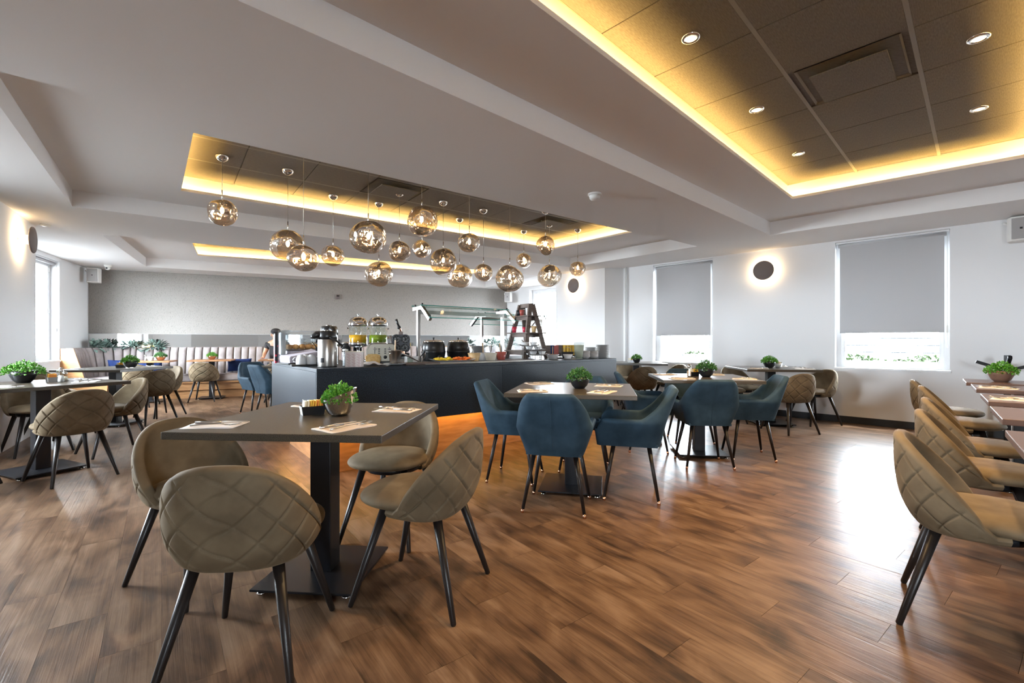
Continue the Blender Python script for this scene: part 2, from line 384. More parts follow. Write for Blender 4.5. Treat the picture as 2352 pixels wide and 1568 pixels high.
# right wall runs from near (t=-8) to far (t=4.54); s = t + 8
W2 = (8.031, 9.191, .755, 2.50); W1 = (10.867, 11.931, .755, 2.50); W6 = (4.9, 6.0, .755, 2.50)  # W6 lies out of view, added to bring in daylight
wr, TR, LR = wall('wall_right', rw(-8), rw(4.54), ops=(W2, W1, W6), e0=.3, e1=.2, z1=3.0)
wall('wall_right_jog', rw(4.54), (1.771, 8.688), z1=3.0)
wall('wall_right_pier', (1.771, 8.688), (.93, 9.65), z1=3.0)
W10 = (.35, .80, .80, 2.46)  # opening on the hidden return, added to brighten the far end
w10, T10w, L10w = wall('wall_right_return', (.93, 9.65), (1.32, 10.70), ops=(W10,), z1=3.0)
d4 = (Vector((-.13, 12.34)) - Vector((1.32, 10.70)))
W3 = (.16, 1.32, .78, 2.44)
w3, T3w, L3w = wall('wall_right_far', (1.32, 10.70), (-.13, 12.34), ops=(W3,), e1=.3, z1=3.0)
wb, TB, LB = wall('wall_back', (-.13, 12.34), (-8.194, 8.792), e0=.3, e1=.3, z1=3.0)
W4 = (1.27, 2.95, .80, 2.46)
w4, T4w, L4w = wall('wall_left_far', (-8.194, 8.792), (-6.72, 5.885), ops=(W4,), z1=3.0, e0=.2, e1=.2)
wall('wall_left_return', (-6.72, 5.885), (-5.82, 5.56), z1=3.0)
wall('wall_left', (-5.82, 5.56), (-5.05, 4.45), z1=3.0)
W5 = (.95, 2.35, .78, 2.46)  # unseen left window, added for more daylight
w5, T5w, L5w = wall('wall_left_near', (-5.05, 4.45), (-4.75, .8), ops=(W5,), z1=3.0)
wall('wall_front_left', (-4.75, .8), (-1.2, -3.2), z1=3.0, e0=.2)
W7 = (1.6, 2.4, .76, 2.46)  # window behind the camera, added to light the room more evenly
w7, T7w, L7w = wall('wall_front', (-1.2, -3.2), (7.4, -5.2), ops=(W7,), z1=3.0, e0=.2, e1=.2)
wall('wall_right_near', (7.4, -5.2), rw(-8), z1=3.0, e0=.2, e1=.2)
# wallpaper panel on the back wall
b = MB(); b.box((LB / 2, .004, (1.275 + Z0) / 2), (LB - .02, .008, Z0 - 1.275), 0, TB)
struct(b.build('wall_back_covering', M['paper']))
# skirting
for nm, p0, p1 in (('baseboard_right', rw(-8), rw(4.54)), ('baseboard_right_jog', rw(4.54), (1.771, 8.688)), ('baseboard_right_pier', (1.771, 8.688), (.93, 9.65))):
    p0, p1 = Vector(p0), Vector(p1); d = p1 - p0
    T = Matrix.Translation((p0.x, p0.y, 0)) @ Matrix.Rotation(math.atan2(d.y, d.x), 4, 'Z')
    b = MB().box((d.length / 2, .007, .046), (d.length, .014, .092), 0, T)
    struct(b.build(nm, M['base'], bevel=.002))
# conduit in the corner beside the jog
b = MB(); q = Vector(rw(4.47)) + Vector((-.03, -.03)); b.lathe([(.018, 0), (.018, Z0)], 12, (q.x, q.y, 0)); struct(b.build('trim_1', M['wall']))

# windows ----------------------------------------------------------------
def window(name, T, op, portal=True, mull=None):
    s0, s1, za, zb = op; y = -.15; root = bpy.data.objects.new(name, None); COL.objects.link(root); struct(root)
    root.matrix_world = T @ Matrix.Translation(((s0 + s1) / 2, 0, za)); wd, ht = s1 - s0, zb - za
    f = MB(); t = .055
    for x in (-wd / 2 + t / 2, wd / 2 - t / 2): f.box((x, y, ht / 2), (t, .06, ht))
    for z in (t / 2, ht - t / 2): f.box((0, y, z), (wd - 2 * t, .06, t))
    o = f.build('window_frame', M['frame'], root, bevel=.004)
    f = MB(); t2 = .045
    for x in (-wd / 2 + t + t2 / 2, wd / 2 - t - t2 / 2): f.box((x, y + .012, ht / 2), (t2, .05, ht - 2 * t))
    for z in (t + t2 / 2, ht - t - t2 / 2): f.box((0, y + .012, z), (wd - 2 * t - 2 * t2, .05, t2))
    if mull is not None: f.box((mull, y + .012, ht / 2), (.05, .05, ht - 2 * t))
    sh = f.build('sash', M['frame'], root, bevel=.004)
    for zz in (.12, ht * .5, ht - .15):
        MB().box((-wd / 2 + t + .006, y + .04, zz), (.018, .012, .07)).build('hinge', M['frame'], sh)
    MB().box((0, y, ht / 2), (wd - 2 * t - .02, .006, ht - 2 * t - .02)).build('pane', M['pane'], root)
    MB().box((0, -.06, -.008), (wd + .02, .16, .03)).build('sill', M['frame'], root, bevel=.004)
    if portal:
        l = bpy.data.lights.new('daylight_portal', 'AREA'); l.shape = 'RECTANGLE'; l.size, l.size_y = wd - .1, ht - .1; l.cycles.is_portal = True
        lo = bpy.data.objects.new('daylight_portal', l); COL.objects.link(lo)
        lo.matrix_world = T @ Matrix.Translation(((s0 + s1) / 2, -.25, (za + zb) / 2)) @ Matrix.Rotation(-PI / 2, 4, 'X') @ Matrix.Rotation(PI, 4, 'X')
    return root
window('window_1', TR, W1); window('window_2', TR, W2); window('window_added_6', TR, W6)  # the last one is out of view, added for daylight
window('window_3', T3w, W3, mull=None); window('window_4', T4w, W4, mull=-.2); window('window_added_5', T5w, W5, mull=0); window('window_added_7', T7w, W7, mull=0); window('window_added_8', T10w, W10)  # the last three are unseen windows added for their light
def blind(T, op, z_bot, label, drop=True, side=-1):
    s0, s1, za, zb = op; wd = s1 - s0; root = thing('roller_blind', label, 'blind'); root.matrix_world = T @ Matrix.Translation(((s0 + s1) / 2, -.06, 0))
    A = Matrix.Translation((-wd / 2 + .03, 0, zb - .05)) @ Matrix.Rotation(PI / 2, 4, 'Y')
    MB().lathe([(.024, 0), (.024, wd - .06)], 14, T=A).build('roller_tube', M['blind'], root)
    MB().box((0, 0, zb - .012), (wd - .01, .07, .02)).build('head_rail', M['frame'], root, bevel=.003)
    if drop:
        def cl(u, v): return (-wd / 2 + .05 + u * (wd - .10), .02 + .002 * math.sin(v * 9), z_bot + (zb - .05 - z_bot) * v)
        MB().grid(cl, 4, 12).grid(lambda u, v: (cl(u, v)[0], cl(u, v)[1] - .0015, cl(u, v)[2]), 4, 12).build('cloth', M['blind'], root)
        MB().box((0, .019, z_bot), (wd - .1, .012, .022)).build('bottom_rail', M['blind'], root, bevel=.003)
    x = side * (wd / 2 - .025)
    zlo = za + .32
    MB().tube([(x, .012, zb - .06), (x, .012, zlo), (x, .022, zlo - .03), (x, .032, zlo), (x, .032, zb - .06)], .0022, 6).build('pull_chain', M['wplastic'], root)
    MB().box((x, .02, za + .52), (.02, .02, .09)).build('chain_weight', M['wplastic'], root, bevel=.003)
    return root
blind(TR, W2, 1.245, 'grey roller blind three quarters down in the large window at right')
blind(TR, W1, 1.235, 'grey roller blind three quarters down in the window left of the bare sconce')
blind(TR, W6, 1.245, 'grey roller blind in the added window outside the right edge of view')
blind(T4w, W4, 0, 'white roller blind fully rolled up in the bright window at far left', drop=False, side=-1)
# outside: paving, slatted screens and hedges
MB().box((0, 5, -.30), (60, 60, .1)).build('ground', M['paving'])['kind'] = 'structure'
def screen(T, s0, s1, off, z0, n, pitch, label, hedge=True, panel=False):
    t = thing('slat_fence', label, 'fence'); t.matrix_world = T @ Matrix.Translation((0, -.22 - off, 0))
    sm = MB().box((0, 0, 0), (s1 - s0, .03, .016)).mesh('slat', M['slat'])
    for k in range(n): link('slat', sm, t, ((s0 + s1) / 2, 0, z0 + k * pitch))
    for k in range(2): MB().box((s0 + (s1 - s0) * k, -.05, (z0 + n * pitch - .25) / 2), (.06, .06, z0 + n * pitch + .25)).build('post', M['slat'], t)
    if panel:
        for k in range(int((s1 - s0) / .26)):
            MB().box((s0 + .13 + k * .26, .08, .31), (.245, .03, 1.12)).build('board', M['darkpanel'], t, bevel=.004)
    if hedge:
        h = MB(); rr = random.Random(len(label))
        for k in range(2600):
            x_ = rr.uniform(s0 - .2, s1 + .2)
            c = Vector((x_, rr.uniform(-.5, -.12), .86 + .05 * math.sin(x_ * 7) - abs(rr.gauss(0, .2))))
            a, bb = Vector((rr.gauss(0, 1), rr.gauss(0, 1), rr.gauss(0, 1))).normalized() * .036, Vector((rr.gauss(0, 1), rr.gauss(0, 1), rr.gauss(0, 1))).normalized() * .024
            h.add([c - a, c + bb, c + a, c - bb], [(0, 1, 2, 3)])
        ho = h.build('hedge', M['hedge']); ho.matrix_world = T @ Matrix.Translation((0, -.22 - off, 0)); tag(ho, 'green hedge growing behind the fence, ' + label.split('outside ')[-1], 'hedge', kind='stuff')
screen(TR, 7.2, 9.9, 1.2, .95, 13, .11, 'thin railed slat fence outside the large window at right')
screen(TR, 10.4, 13.2, 1.2, 1.0, 12, .11, 'thin railed slat fence outside the narrower window beside the pier', panel=True)
screen(T3w, -.8, 3.2, .8, .3, 14, .17, 'thin railed slat fence outside the far window behind the ladder shelf', hedge=False)
screen(T4w, -.5, 4.4, 1.6, .3, 13, .17, 'thin railed slat fence outside the bright window at far left', hedge=False)

# ceiling ----------------------------------------------------------------
C1 = [(-1.75, 1.31), (3.415, 6.017), (5.05, 4.49), (9.0, .62), (6.6, -3.6), (.75, -1.45)]
C2 = [(-2.751, 2.306), (2.733, 6.72), (1.104, 8.611), (-4.578, 4.736)]
C3 = [(-5.392, 5.968), (.577, 9.72), (-.691, 11.841), (-6.89, 8.561)]
K1 = [(-1.19, .87), (3.112, 5.049), (4.42, 3.90), (.12, -.28)]
K2 = [(-2.415, 3.447), (1.737, 6.578), (.704, 7.825), (-3.471, 4.772)]
K3 = [(-4.9, 6.9), (-.30, 9.55), (-.934, 10.721), (-5.783, 8.381)]
def holed(mb, outer, holes, z):
    polys = [[Vector((x, y, 0)) for x, y in outer]] + [[Vector((x, y, 0)) for x, y in h] for h in holes]
    flat = [p for q in polys for p in q]
    mb.add([(p.x, p.y, z) for p in flat], [tuple(t) for t in tessellate_polygon(polys)])
def skirt(mb, poly, z0, z1):
    n = len(poly); mb.add([(x, y, z0) for x, y in poly] + [(x, y, z1) for x, y in poly], [(i, (i + 1) % n, n + (i + 1) % n, n + i) for i in range(n)])
cx_ = sum(p[0] for p in WPTS) / len(WPTS); cy_ = sum(p[1] for p in WPTS) / len(WPTS)
big = [(cx_ + (x - cx_) * 1.04, cy_ + (y - cy_) * 1.04) for x, y in WPTS]
c = MB(); holed(c, big, [C1, C2, C3], Z0)
for q in (C1, C2, C3): skirt(c, q, Z0, Z1)
def grow(poly, d):
    n = len(poly); out = []
    for i in range(n):
        p0, p1, p2 = Vector(poly[i - 1]), Vector(poly[i]), Vector(poly[(i + 1) % n])
        a, b2 = (p1 - p0).normalized(), (p2 - p1).normalized()
        cen = sum((Vector(p) for p in poly), Vector((0, 0))) / n
        na, nb = Vector((a.y, -a.x)), Vector((b2.y, -b2.x))
        if na.dot(p1 - cen) < 0: na = -na
        if nb.dot(p1 - cen) < 0: nb = -nb
        k = d / (1 + na.dot(nb)); out.append(tuple(p1 + (na + nb) * k))
    return out
LIPW = .065
for q, kk in ((C1, K1), (C2, K2), (C3, K3)):
    holed(c, q, [kk], Z1); ko = grow(kk, LIPW)
    skirt(c, kk, Z1, Z1 + .030); ki = grow(kk, .012); skirt(c, ki, Z1 + .012, Z1 + .030); holed(c, ki, [kk], Z1 + .030)
    holed(c, ko, [ki], Z1 + .012); skirt(c, ko, Z1 + .012, Z2 + .01)
ceil = struct(c.build('ceiling', M['ceil']))
struct(MB().prism(big, 2.97, 3.05).build('ceiling_sky_block', M['ceil']))  # unseen opaque cover, added to keep sky light out
AMBER = (1.0, .65, .20)
def cove_lights(kk, wpm, nm):
    ko = grow(kk, LIPW * .62); n = len(ko)
    for i in range(n):
        a, b2 = Vector(ko[i]), Vector(ko[(i + 1) % n]); d = b2 - a; ln = d.length - .08
        l = bpy.data.lights.new(nm, 'AREA'); l.shape = 'RECTANGLE'; l.size, l.size_y = ln, .012; l.energy = wpm * ln; l.color = AMBER
        o = bpy.data.objects.new(nm, l); COL.objects.link(o); o.location = ((a.x + b2.x) / 2, (a.y + b2.y) / 2, Z1 + .016)
        o.rotation_euler = (PI, 0, math.atan2(d.y, d.x))
for i, kk in enumerate((K1, K2, K3)): cove_lights(kk, COVE_W, 'cove_strip_light')
def tiles(kk, ax_a, ax_b, nrow, pitch=.605, skip=()):
    """tile grid: long axis from ax_a to ax_b of the near cove edge, rows towards the opposite edge"""
    ko = grow(kk, LIPW + .004); o0 = Vector(ko[ax_a]); e1 = (Vector(ko[ax_b]) - o0); ln = e1.length; e1.normalize()
    e2 = Vector((-e1.y, e1.x)); cen = sum((Vector(p) for p in ko), Vector((0, 0))) / 4
    if e2.dot(cen - o0) < 0: e2 = -e2
    wid = max((Vector(p) - o0).dot(e2) for p in ko); rp_ = wid / nrow; ncol = math.ceil(ln / pitch)
    ang = math.atan2(e1.y, e1.x); g = MB(); res = {}
    lo = min((Vector(p) - o0).dot(e1) for p in ko); hi = max((Vector(p) - o0).dot(e1) for p in ko)
    for r in range(nrow):
        for cidx in range(math.floor(lo / pitch), math.ceil(hi / pitch)):
            p = o0 + e1 * (ln - (cidx + .5) * pitch) + e2 * ((r + .5) * rp_)
            if not inside(tuple(p), grow(kk, LIPW + .35)): continue
            res[(r, cidx)] = (p, ang)
            if (r, cidx) in skip: continue
            link('ceiling_tile', tiles_mesh(rp_, pitch), ceil, (p.x, p.y, Z2), ang)
    for r in range(0, nrow + 1):
        a = o0 + e1 * lo + e2 * (r * rp_); b2 = o0 + e1 * hi + e2 * (r * rp_); g.bar((a.x, a.y, Z2 + .0035), (b2.x, b2.y, Z2 + .0035), .024, .007)
    g.build('ceiling_grid_bar', M['tbar'], ceil)
    MB().prism(grow(kk, LIPW + .002), Z2 + .012, Z2 + .03).build('tile_backing', M['tile'], ceil)
    return res, e1, e2
_tm = {}
def tiles_mesh(a, b):
    k = (round(a, 3), round(b, 3))
    if k not in _tm: _tm[k] = MB().box((0, 0, .006), (b - .006, a - .022, .012)).mesh('ceiling_tile', M['tile'], bevel=.0025, seg=1)
    return _tm[k]
g1, e11, e12 = tiles(K1, 0, 1, 3, skip={(1, 3)})
g2, e21, e22 = tiles(K2, 0, 1, 3, skip={(1, 1), (1, 5)})
g3, e31, e32 = tiles(K3, 0, 1, 2)
# air diffusers in the recesses
def diffuser(p, ang, label):
    t = thing('air_diffuser', label, 'air vent', (p.x, p.y, Z2), ang, 'ceiling air diffusers')
    f = MB(); a, b2 = .29, .215
    n = 4; o = [(-a, -a * .93), (a, -a * .93), (a, a * .93), (-a, a * .93)]; i_ = [(-.235, -.215), (.235, -.215), (.235, .215), (-.235, .215)]
    f.add([(x, y, .0) for x, y in o] + [(x, y, .05) for x, y in i_], [(k, (k + 1) % 4, 4 + (k + 1) % 4, 4 + k) for k in range(4)])
    f.add([(x, y, .004) for x, y in o] + [(x, y, .055) for x, y in i_], [(k, (k + 1) % 4, 4 + (k + 1) % 4, 4 + k) for k in range(4)])
    f.build('flared_frame', M['tbar'], t)
    MB().box((0, 0, .056), (.47, .43, .006)).build('duct_back', M['blackp'], t)
    MB().box((0, 0, -.030), (.44, .40, .010)).build('face_plate', M['tile'], t, bevel=.003)
    for x in (-.16, .16): MB().box((x, 0, .014), (.012, .02, .08)).build('hanger', M['steel'], t)
diffuser(*g1[(1, 3)], 'square air diffuser in the large lit recess at upper right')
diffuser(*g2[(1, 1)], 'square air diffuser in the pendant recess, near its right end')
diffuser(*g2[(1, 5)], 'square air diffuser in the pendant recess, above the juice dispensers')
# downlights
def downlight(x, y, label, power, tilt=(0, 0, -1)):
    t = thing('recessed_spotlight', label, 'ceiling light', (x, y, Z2), 0)
    MB().lathe([(.030, .002), (.034, -.008), (.05, -.006), (.054, .0), (.054, .004)], 24, cap=False).build('trim_ring', M['chrome'], t)
    MB().lathe([(0, -.004), (.030, -.004), (.030, -.001)], 20).build('lamp_lens', M['spotlens'], t)
    l = bpy.data.lights.new('downlight_beam', 'SPOT'); l.energy = power; l.color = (1, .66, .32); l.spot_size = 1.9; l.spot_blend = .6; l.shadow_soft_size = .025
    o = bpy.data.objects.new('downlight_beam', l); COL.objects.link(o); o.location = (x, y, Z2 - .03)
    return t
for i, (x, y, lb) in enumerate([(1.037, 2.642, 'starry lit spotlight, nearest of three along the left side of the large recess'), (1.859, 3.457, 'lit spotlight, middle of three along the left side of the large recess'),
        (2.687, 4.267, 'lit spotlight at the far corner of the large recess'), (2.71, 2.642, 'lit spotlight near the right frame edge, nearer of two in the large recess'),
        (3.536, 3.444, 'lit spotlight near the right frame edge, farther of two in the large recess'), (.215, 1.83, 'lit spotlight above the top edge of view in the large recess, left'), (1.9, 1.83, 'lit spotlight above the top edge of view in the large recess, right')]):
    downlight(x, y, lb, SPOT_W)
for p_, lb in ((g3[(1, 6)][0], 'small lit spotlight in the far recess, left of the mirrored pendants'), (g3[(1, 3)][0], 'small lit spotlight in the far recess, behind the mirrored pendants')):
    downlight(p_.x, p_.y, lb, SPOT_W * .7)
# ------------------------------------------------------------------ chairs
def quilt(s, z):
    a = .74; k = .094; best = 0.
    for sg in (1, -1):
        q = (s * a + sg * z * (1 - a * a) ** .5 * 1.15 + .03) / k; dd = abs(q - round(q)) * k
        best = max(best, math.exp(-(dd / .0038) ** 2)); 
    return best
def quilt_chair():
    t = thing('quilted_chair', 'x', 'chair')
    TH = math.radians(104); NU, NV = 240, 64
    def prm(u):
        th = -TH + 2 * TH * u; e = abs(th) / TH
        cq = math.cos(th); zt = .434 + .288 * (cq ** .64 if cq > 0 else cq * 1.05); zb = .388 + .012 * e ** 4
        zt = max(zt, zb + .012); return th, zt, zb
    def pos(th, z, inset):
        v = max(0., min(1., (z - .385) / .37)); c, s_ = math.cos(th), math.sin(th)
        pw = .76
        cx, sx = math.copysign(abs(c) ** pw, c), math.copysign(abs(s_) ** pw, s_)
        bulge = .014 * math.sin(PI * min(1, v * 1.2)) + .022 * (1 - (1 - min(1, v * 3.0)) ** 2)
        rx = .205 + .012 * v + bulge - inset; ry = .190 + .055 * v + bulge - inset
        return Vector((rx * sx, -ry * cx, z))
    def fout(u, v):
        th, zt, zb = prm(u); z = zb + (zt - zb) * v; s = th * .245
        edge = min(1, (zt - z) / .03, (z - zb) / .02) if zt - zb > .05 else 0
        return pos(th, z, quilt(s, z) * .0085 * max(0, edge) - .003 * max(0, edge))
    def fin(u, v):
        th, zt, zb = prm(u); z = zb + (zt - zb) * v; return pos(th, z, .040 if zt - zb > .06 else .02 + .02 * (zt - zb) / .06)
    def rim(u, v):
        th, zt, zb = prm(u); a = PI * v; m_ = pos(th, zt, .020); o = pos(th, zt, 0) - m_
        return m_ + o * math.cos(a) + Vector((0, 0, .016 * math.sin(a)))
    def rimb(u, v):
        th, zt, zb = prm(u); a = PI * v; m_ = pos(th, zb, .020); o = pos(th, zb, 0) - m_
        return m_ + o * math.cos(a) - Vector((0, 0, .010 * math.sin(a)))
    b = MB(); b.grid(fout, NU, NV); b.grid(fin, NU, 8); b.grid(rim, NU, 5); b.grid(rimb, NU, 3)
    b.build('backrest', M['taupe'], t)
    def seat(zc, hh, fl):
        def f(u, v):
            ph = 2 * PI * u; a = PI * v; sx, sy = math.cos(ph), math.sin(ph); pw = .8
            x = math.copysign(abs(sx) ** pw, sx) * (.222 if sy > 0 else .212); y = math.copysign(abs(sy) ** pw, sy) * (.245 if sy > 0 else .195) + .025
            rr = math.sin(a) ** .42; return Vector((x * rr, y * rr, zc + hh * math.cos(a) * (1 if math.cos(a) > 0 else fl)))
        return f
    MB().grid(seat(.442, .040, .9), 48, 18, wrapu=True).build('seat', M['taupe'], t)
    MB().lathe([(.0, .372), (.15, .372), (.155, .40), (0, .40)], 24).build('seat_frame', M['legblk'], t)
    for x, y in ((-1, 1), (1, 1), (-1, -1), (1, -1)):
        MB().tube([(x * .125, y * .12, .405), (x * .21, y * .235 + .0, .004), (x * .2108, y * .236, 0)], [.0205, .0115, .009], 12).build('leg', M['legwood'], t)
    return t
def arm_chair():
    t = thing('velvet_armchair', 'x', 'chair')
    def hw(z): return (.19 + (.25 - .19) * min(1, (z - .385) / .175)) if z < .56 else .25 - .046 * (z - .56) / .215
    def yb(z): return -.20 - .035 * min(1, (z - .385) / .175) - (.085 * max(0, (z - .56)) / .215)
    def path(u, z, inset):
        """u 0..1 : right front -> back -> left front, rounded corners"""
        w_, y0, y1, rc = hw(z) - inset, yb(z) + inset, .235 - .02 * max(0, (.56 - z) / .175), .085 - inset * .6
        Ls = [y1 - (y0 + rc), rc * PI / 2, 2 * (w_ - rc), rc * PI / 2, y1 - (y0 + rc)]
        fr = [.30, .11, .18, .11, .30]; acc = 0.
        for k in range(5):
            if u <= acc + fr[k] + 1e-9:
                q = (u - acc) / fr[k]
                if k == 0: return Vector((w_, y1 - q * Ls[0], z))
                if k == 1: a = q * PI / 2; return Vector((w_ - rc + rc * math.cos(a), y0 + rc - rc * math.sin(a), z))
                if k == 2: return Vector((w_ - rc - q * Ls[2], y0, z))
                if k == 3: a = PI / 2 * (1 - q); return Vector((-(w_ - rc) - rc * math.cos(a), y0 + rc - rc * math.sin(a), z))
                return Vector((-w_, y0 + rc + q * Ls[4], z))
            acc += fr[k]
        return Vector((-w_, y1, z))
    def top(u):
        e = min(u, 1 - u)                       # distance from the arm fronts
        if e < .05: return .56 - .05 * (1 - (e / .05)) ** 2
        if e < .235: return .56
        if e < .40:
            q = (e - .235) / .165; q = q * q * (3 - 2 * q); return .56 + .215 * min(1, q * 1.04)
        return .775
    def zb(u): return .385
    def fo(u, v): z = zb(u) + (top(u) - zb(u)) * v; return path(u, z, 0)
    def fi(u, v): z = zb(u) + (top(u) - zb(u)) * v; return path(u, z, .050)
    def rim(u, v):
        a = PI * v; z = top(u); o, i = path(u, z, 0), path(u, z, .050); m_ = (o + i) / 2; return m_ + (o - m_) * math.cos(a) + Vector((0, 0, .022 * math.sin(a)))
    b = MB(); b.grid(fo, 96, 16); b.grid(fi, 96, 12); b.grid(rim, 96, 6)
    for u in (0., 1.):
        def cap(a, v, u=u):
            z = zb(u) + (top(u) - zb(u)) * v; o, i = path(u, z, 0), path(u, z, .050); m_ = (o + i) / 2; q = PI * a
            return m_ + (o - m_) * math.cos(q) + Vector((0, .022 * math.sin(q), 0))
        b.grid(cap, 8, 10)
    b.build('shell', M['blue'], t)
    def bot(u, v): p = path(u, .385, 0); q = path(u, .385, .0); return Vector((p.x * (1 - v), p.y * (1 - v) + v * .0, .385))
    MB().grid(bot, 48, 1, smooth=False).box((0, .02, .392), (.36, .40, .02)).build('seat_base', M['blue'], t)
    sb = MB().box((0, .02, .432), (.335, .43, .085)).build('seat', M['blue'], t, bevel=.028, seg=4)
    for p in sb.data.polygons: p.use_smooth = True
    MB().tube([(0, yb(.40) - .002, .40), (0, yb(.56) - .002, .56), (0, yb(.77) - .002, .77)], .0008, 5).build('back_seam', M['blue'], t)
    for x, y in ((-1, 1), (1, 1), (-1, -1), (1, -1)):
        lg = MB().tube([(x * .135, y * .12, .392), (x * .2, y * .183, .022)], [.0165, .0105], 12).build('leg', M['legwood'], t)
        MB().tube([(x * .1995, y * .1825, .024), (x * .2035, y * .186, 0)], [.0118, .0105], 10).build('foot_cap', M['copper'], lg)
    return t
qc = quilt_chair(); ac = arm_chair()
_used = set()
def place(proto, x, y, f, label, group):
    if proto not in _used:
        _used.add(proto); proto.location = (x, y, 0); proto.rotation_euler = (0, 0, face(f)); proto['label'] = label; proto['group'] = group; return proto
    return dup(proto, (x, y, 0), face(f), label, group)
QC = 'quilted taupe velvet chairs'
for x, y, f, lb in [
    (-.93, 1.64, (-.12, .99), 'quilted taupe velvet chair nearest the camera, its back filling the lower left'),
    (-.40, 2.06, (-.96, .27), 'quilted taupe velvet chair at the right side of the front granite table'),
    (-.70, 2.69, (-.22, -.97), 'quilted taupe velvet chair at the far side of the front granite table'),
    (-1.47, 2.17, (.90, -.43), 'quilted taupe velvet chair at the left side of the front granite table'),
    (-3.62, 3.74, (-.91, .41), 'quilted taupe velvet chair seen from behind at the left edge table beside the salt shakers'),
    (-4.04, 4.62, (-.50, -.87), 'quilted taupe velvet chair with its inside showing, between the two left granite tables'),
    (-4.84, 4.64, (.86, -.51), 'quilted taupe velvet chair cut by the left frame edge, behind the fern bowl'),
    (-4.16, 3.30, (-.3, .95), 'quilted taupe velvet chair almost wholly outside the left frame edge'),
    (-4.98, 6.28, (-.93, .36), 'quilted taupe velvet chair at the right of the second left granite table, nearer one'),
    (-5.30, 6.86, (-.30, -.95), 'quilted taupe velvet chair at the right of the second left granite table, just behind another'),
    (-5.35, 5.38, (.1, 1), 'quilted taupe velvet chair between the left window pier and the first left table'),
    (-6.15, 6.05, (1, -.1), 'quilted taupe velvet chair at the window side of the second left granite table'),
    (-5.80, 8.60, (-.33, .94), 'quilted taupe velvet chair at the small walnut table in the middle of the banquette'),
    (-6.42, 7.85, (-.35, .94), 'quilted taupe velvet chair mostly hidden, at the leftmost small walnut table'),
    (-4.42, 8.62, (-.35, .94), 'quilted taupe velvet chair at the small walnut table just left of the buffet counter'),
    (3.45, 5.66, (-.16, .99), 'quilted taupe velvet chair in front of the granite table between the two right windows'),
    (4.12, 6.22, (-.98, -.15), 'quilted taupe velvet chair at the wall end of the table between the right windows'),
    (3.42, 6.80, (.25, -.97), 'quilted taupe velvet chair behind the granite table between the two right windows'),
    (2.98, 6.40, (.98, -.1), 'quilted taupe velvet chair at the left of the granite table between the two right windows'),
    (2.02, 7.18, (-.12, 1), 'quilted taupe velvet chair backing on the armchairs beside the counter end'),
    (2.62, 7.55, (-.93, -.35), 'quilted taupe velvet chair lit from behind below the narrower window'),
    (2.12, 8.26, (0, -1), 'quilted taupe velvet chair in the corner behind the counter end'),
    (1.62, 7.72, (1, 0), 'quilted taupe velvet chair almost hidden behind the right end of the counter'),
    (1.85, 1.80, (.737, -.676), 'quilted taupe velvet chair at right, nearest of the row along the small brown tables'),
    (2.48, 2.41, (.737, -.676), 'quilted taupe velvet chair at right, second in the row from the camera'),
    (3.01, 2.96, (.737, -.676), 'quilted taupe velvet chair at right, third in the row from the camera'),
    (3.74, 3.80, (.737, -.676), 'quilted taupe velvet chair at right, fourth in the row from the camera'),
    (4.21, 4.42, (.737, -.676), 'quilted taupe velvet chair at right, farthest in the row, near the window')]:
    place(qc, x, y, f, lb, QC)
BC = 'blue velvet armchairs'
for x, y, f, lb in [
    (.31, 3.11, (.25, .97), 'blue velvet armchair with its back to the camera at the nearer blue chair table'),
    (.03, 3.76, (.97, -.26), 'blue velvet armchair at the left of the nearer blue chair table, by the counter'),
    (.88, 3.36, (-.97, .26), 'blue velvet armchair at the right of the nearer blue chair table'),
    (.64, 4.02, (-.22, -.98), 'blue velvet armchair at the far side of the nearer blue chair table'),
    (1.75, 4.16, (.08, 1), 'blue velvet armchair with its back to the camera at the farther blue chair table'),
    (2.30, 4.44, (-.98, .2), 'blue velvet armchair at the right of the farther blue chair table'),
    (1.40, 4.76, (.98, -.15), 'blue velvet armchair at the left of the farther blue chair table'),
    (2.02, 5.16, (-.1, -1), 'blue velvet armchair at the far side of the farther blue chair table'),
    (-3.93, 7.08, (.80, -.6), 'blue velvet armchair left of the counter, showing its inside'),
    (-3.44, 6.60, (.55, .83), 'blue velvet armchair half hidden by the left end of the counter')]:
    place(ac, x, y, f, lb, BC)

# ------------------------------------------------------------------ tables
TT = .763
def table(label, x, y, rz, sx=.895, sy=.895, top='granite', th=.030, base=.46, bx=0, by=0, group='granite pedestal tables', post=.10):
    t = thing('pedestal_table', label, 'table', (x, y, 0), rz, group)
    MB().box((0, 0, TT - th / 2), (sx, sy, th)).build('tabletop', M[top], t, bevel=.003)
    MB().box((bx, by, (TT - th + .03) / 2), (post, post, TT - th - .03)).build('post', M['legblk'], t, bevel=.004)
    bs = MB().box((bx, by, .027), (base, base, .010)).build('base_plate', M['legblk'], t, bevel=.002)
    MB().box((bx, by, TT - th - .006), (.26, .26, .012)).build('top_bracket', M['legblk'], t)
    for i in (-1, 1):
        for j in (-1, 1):
            MB().lathe([(.020, 0), (.022, .006), (.015, .012), (.007, .014), (.007, .024)], 14, (bx + i * (base / 2 - .035), by + j * (base / 2 - .035), 0)).build('leveling_foot', M['chrome'], t)
    return t
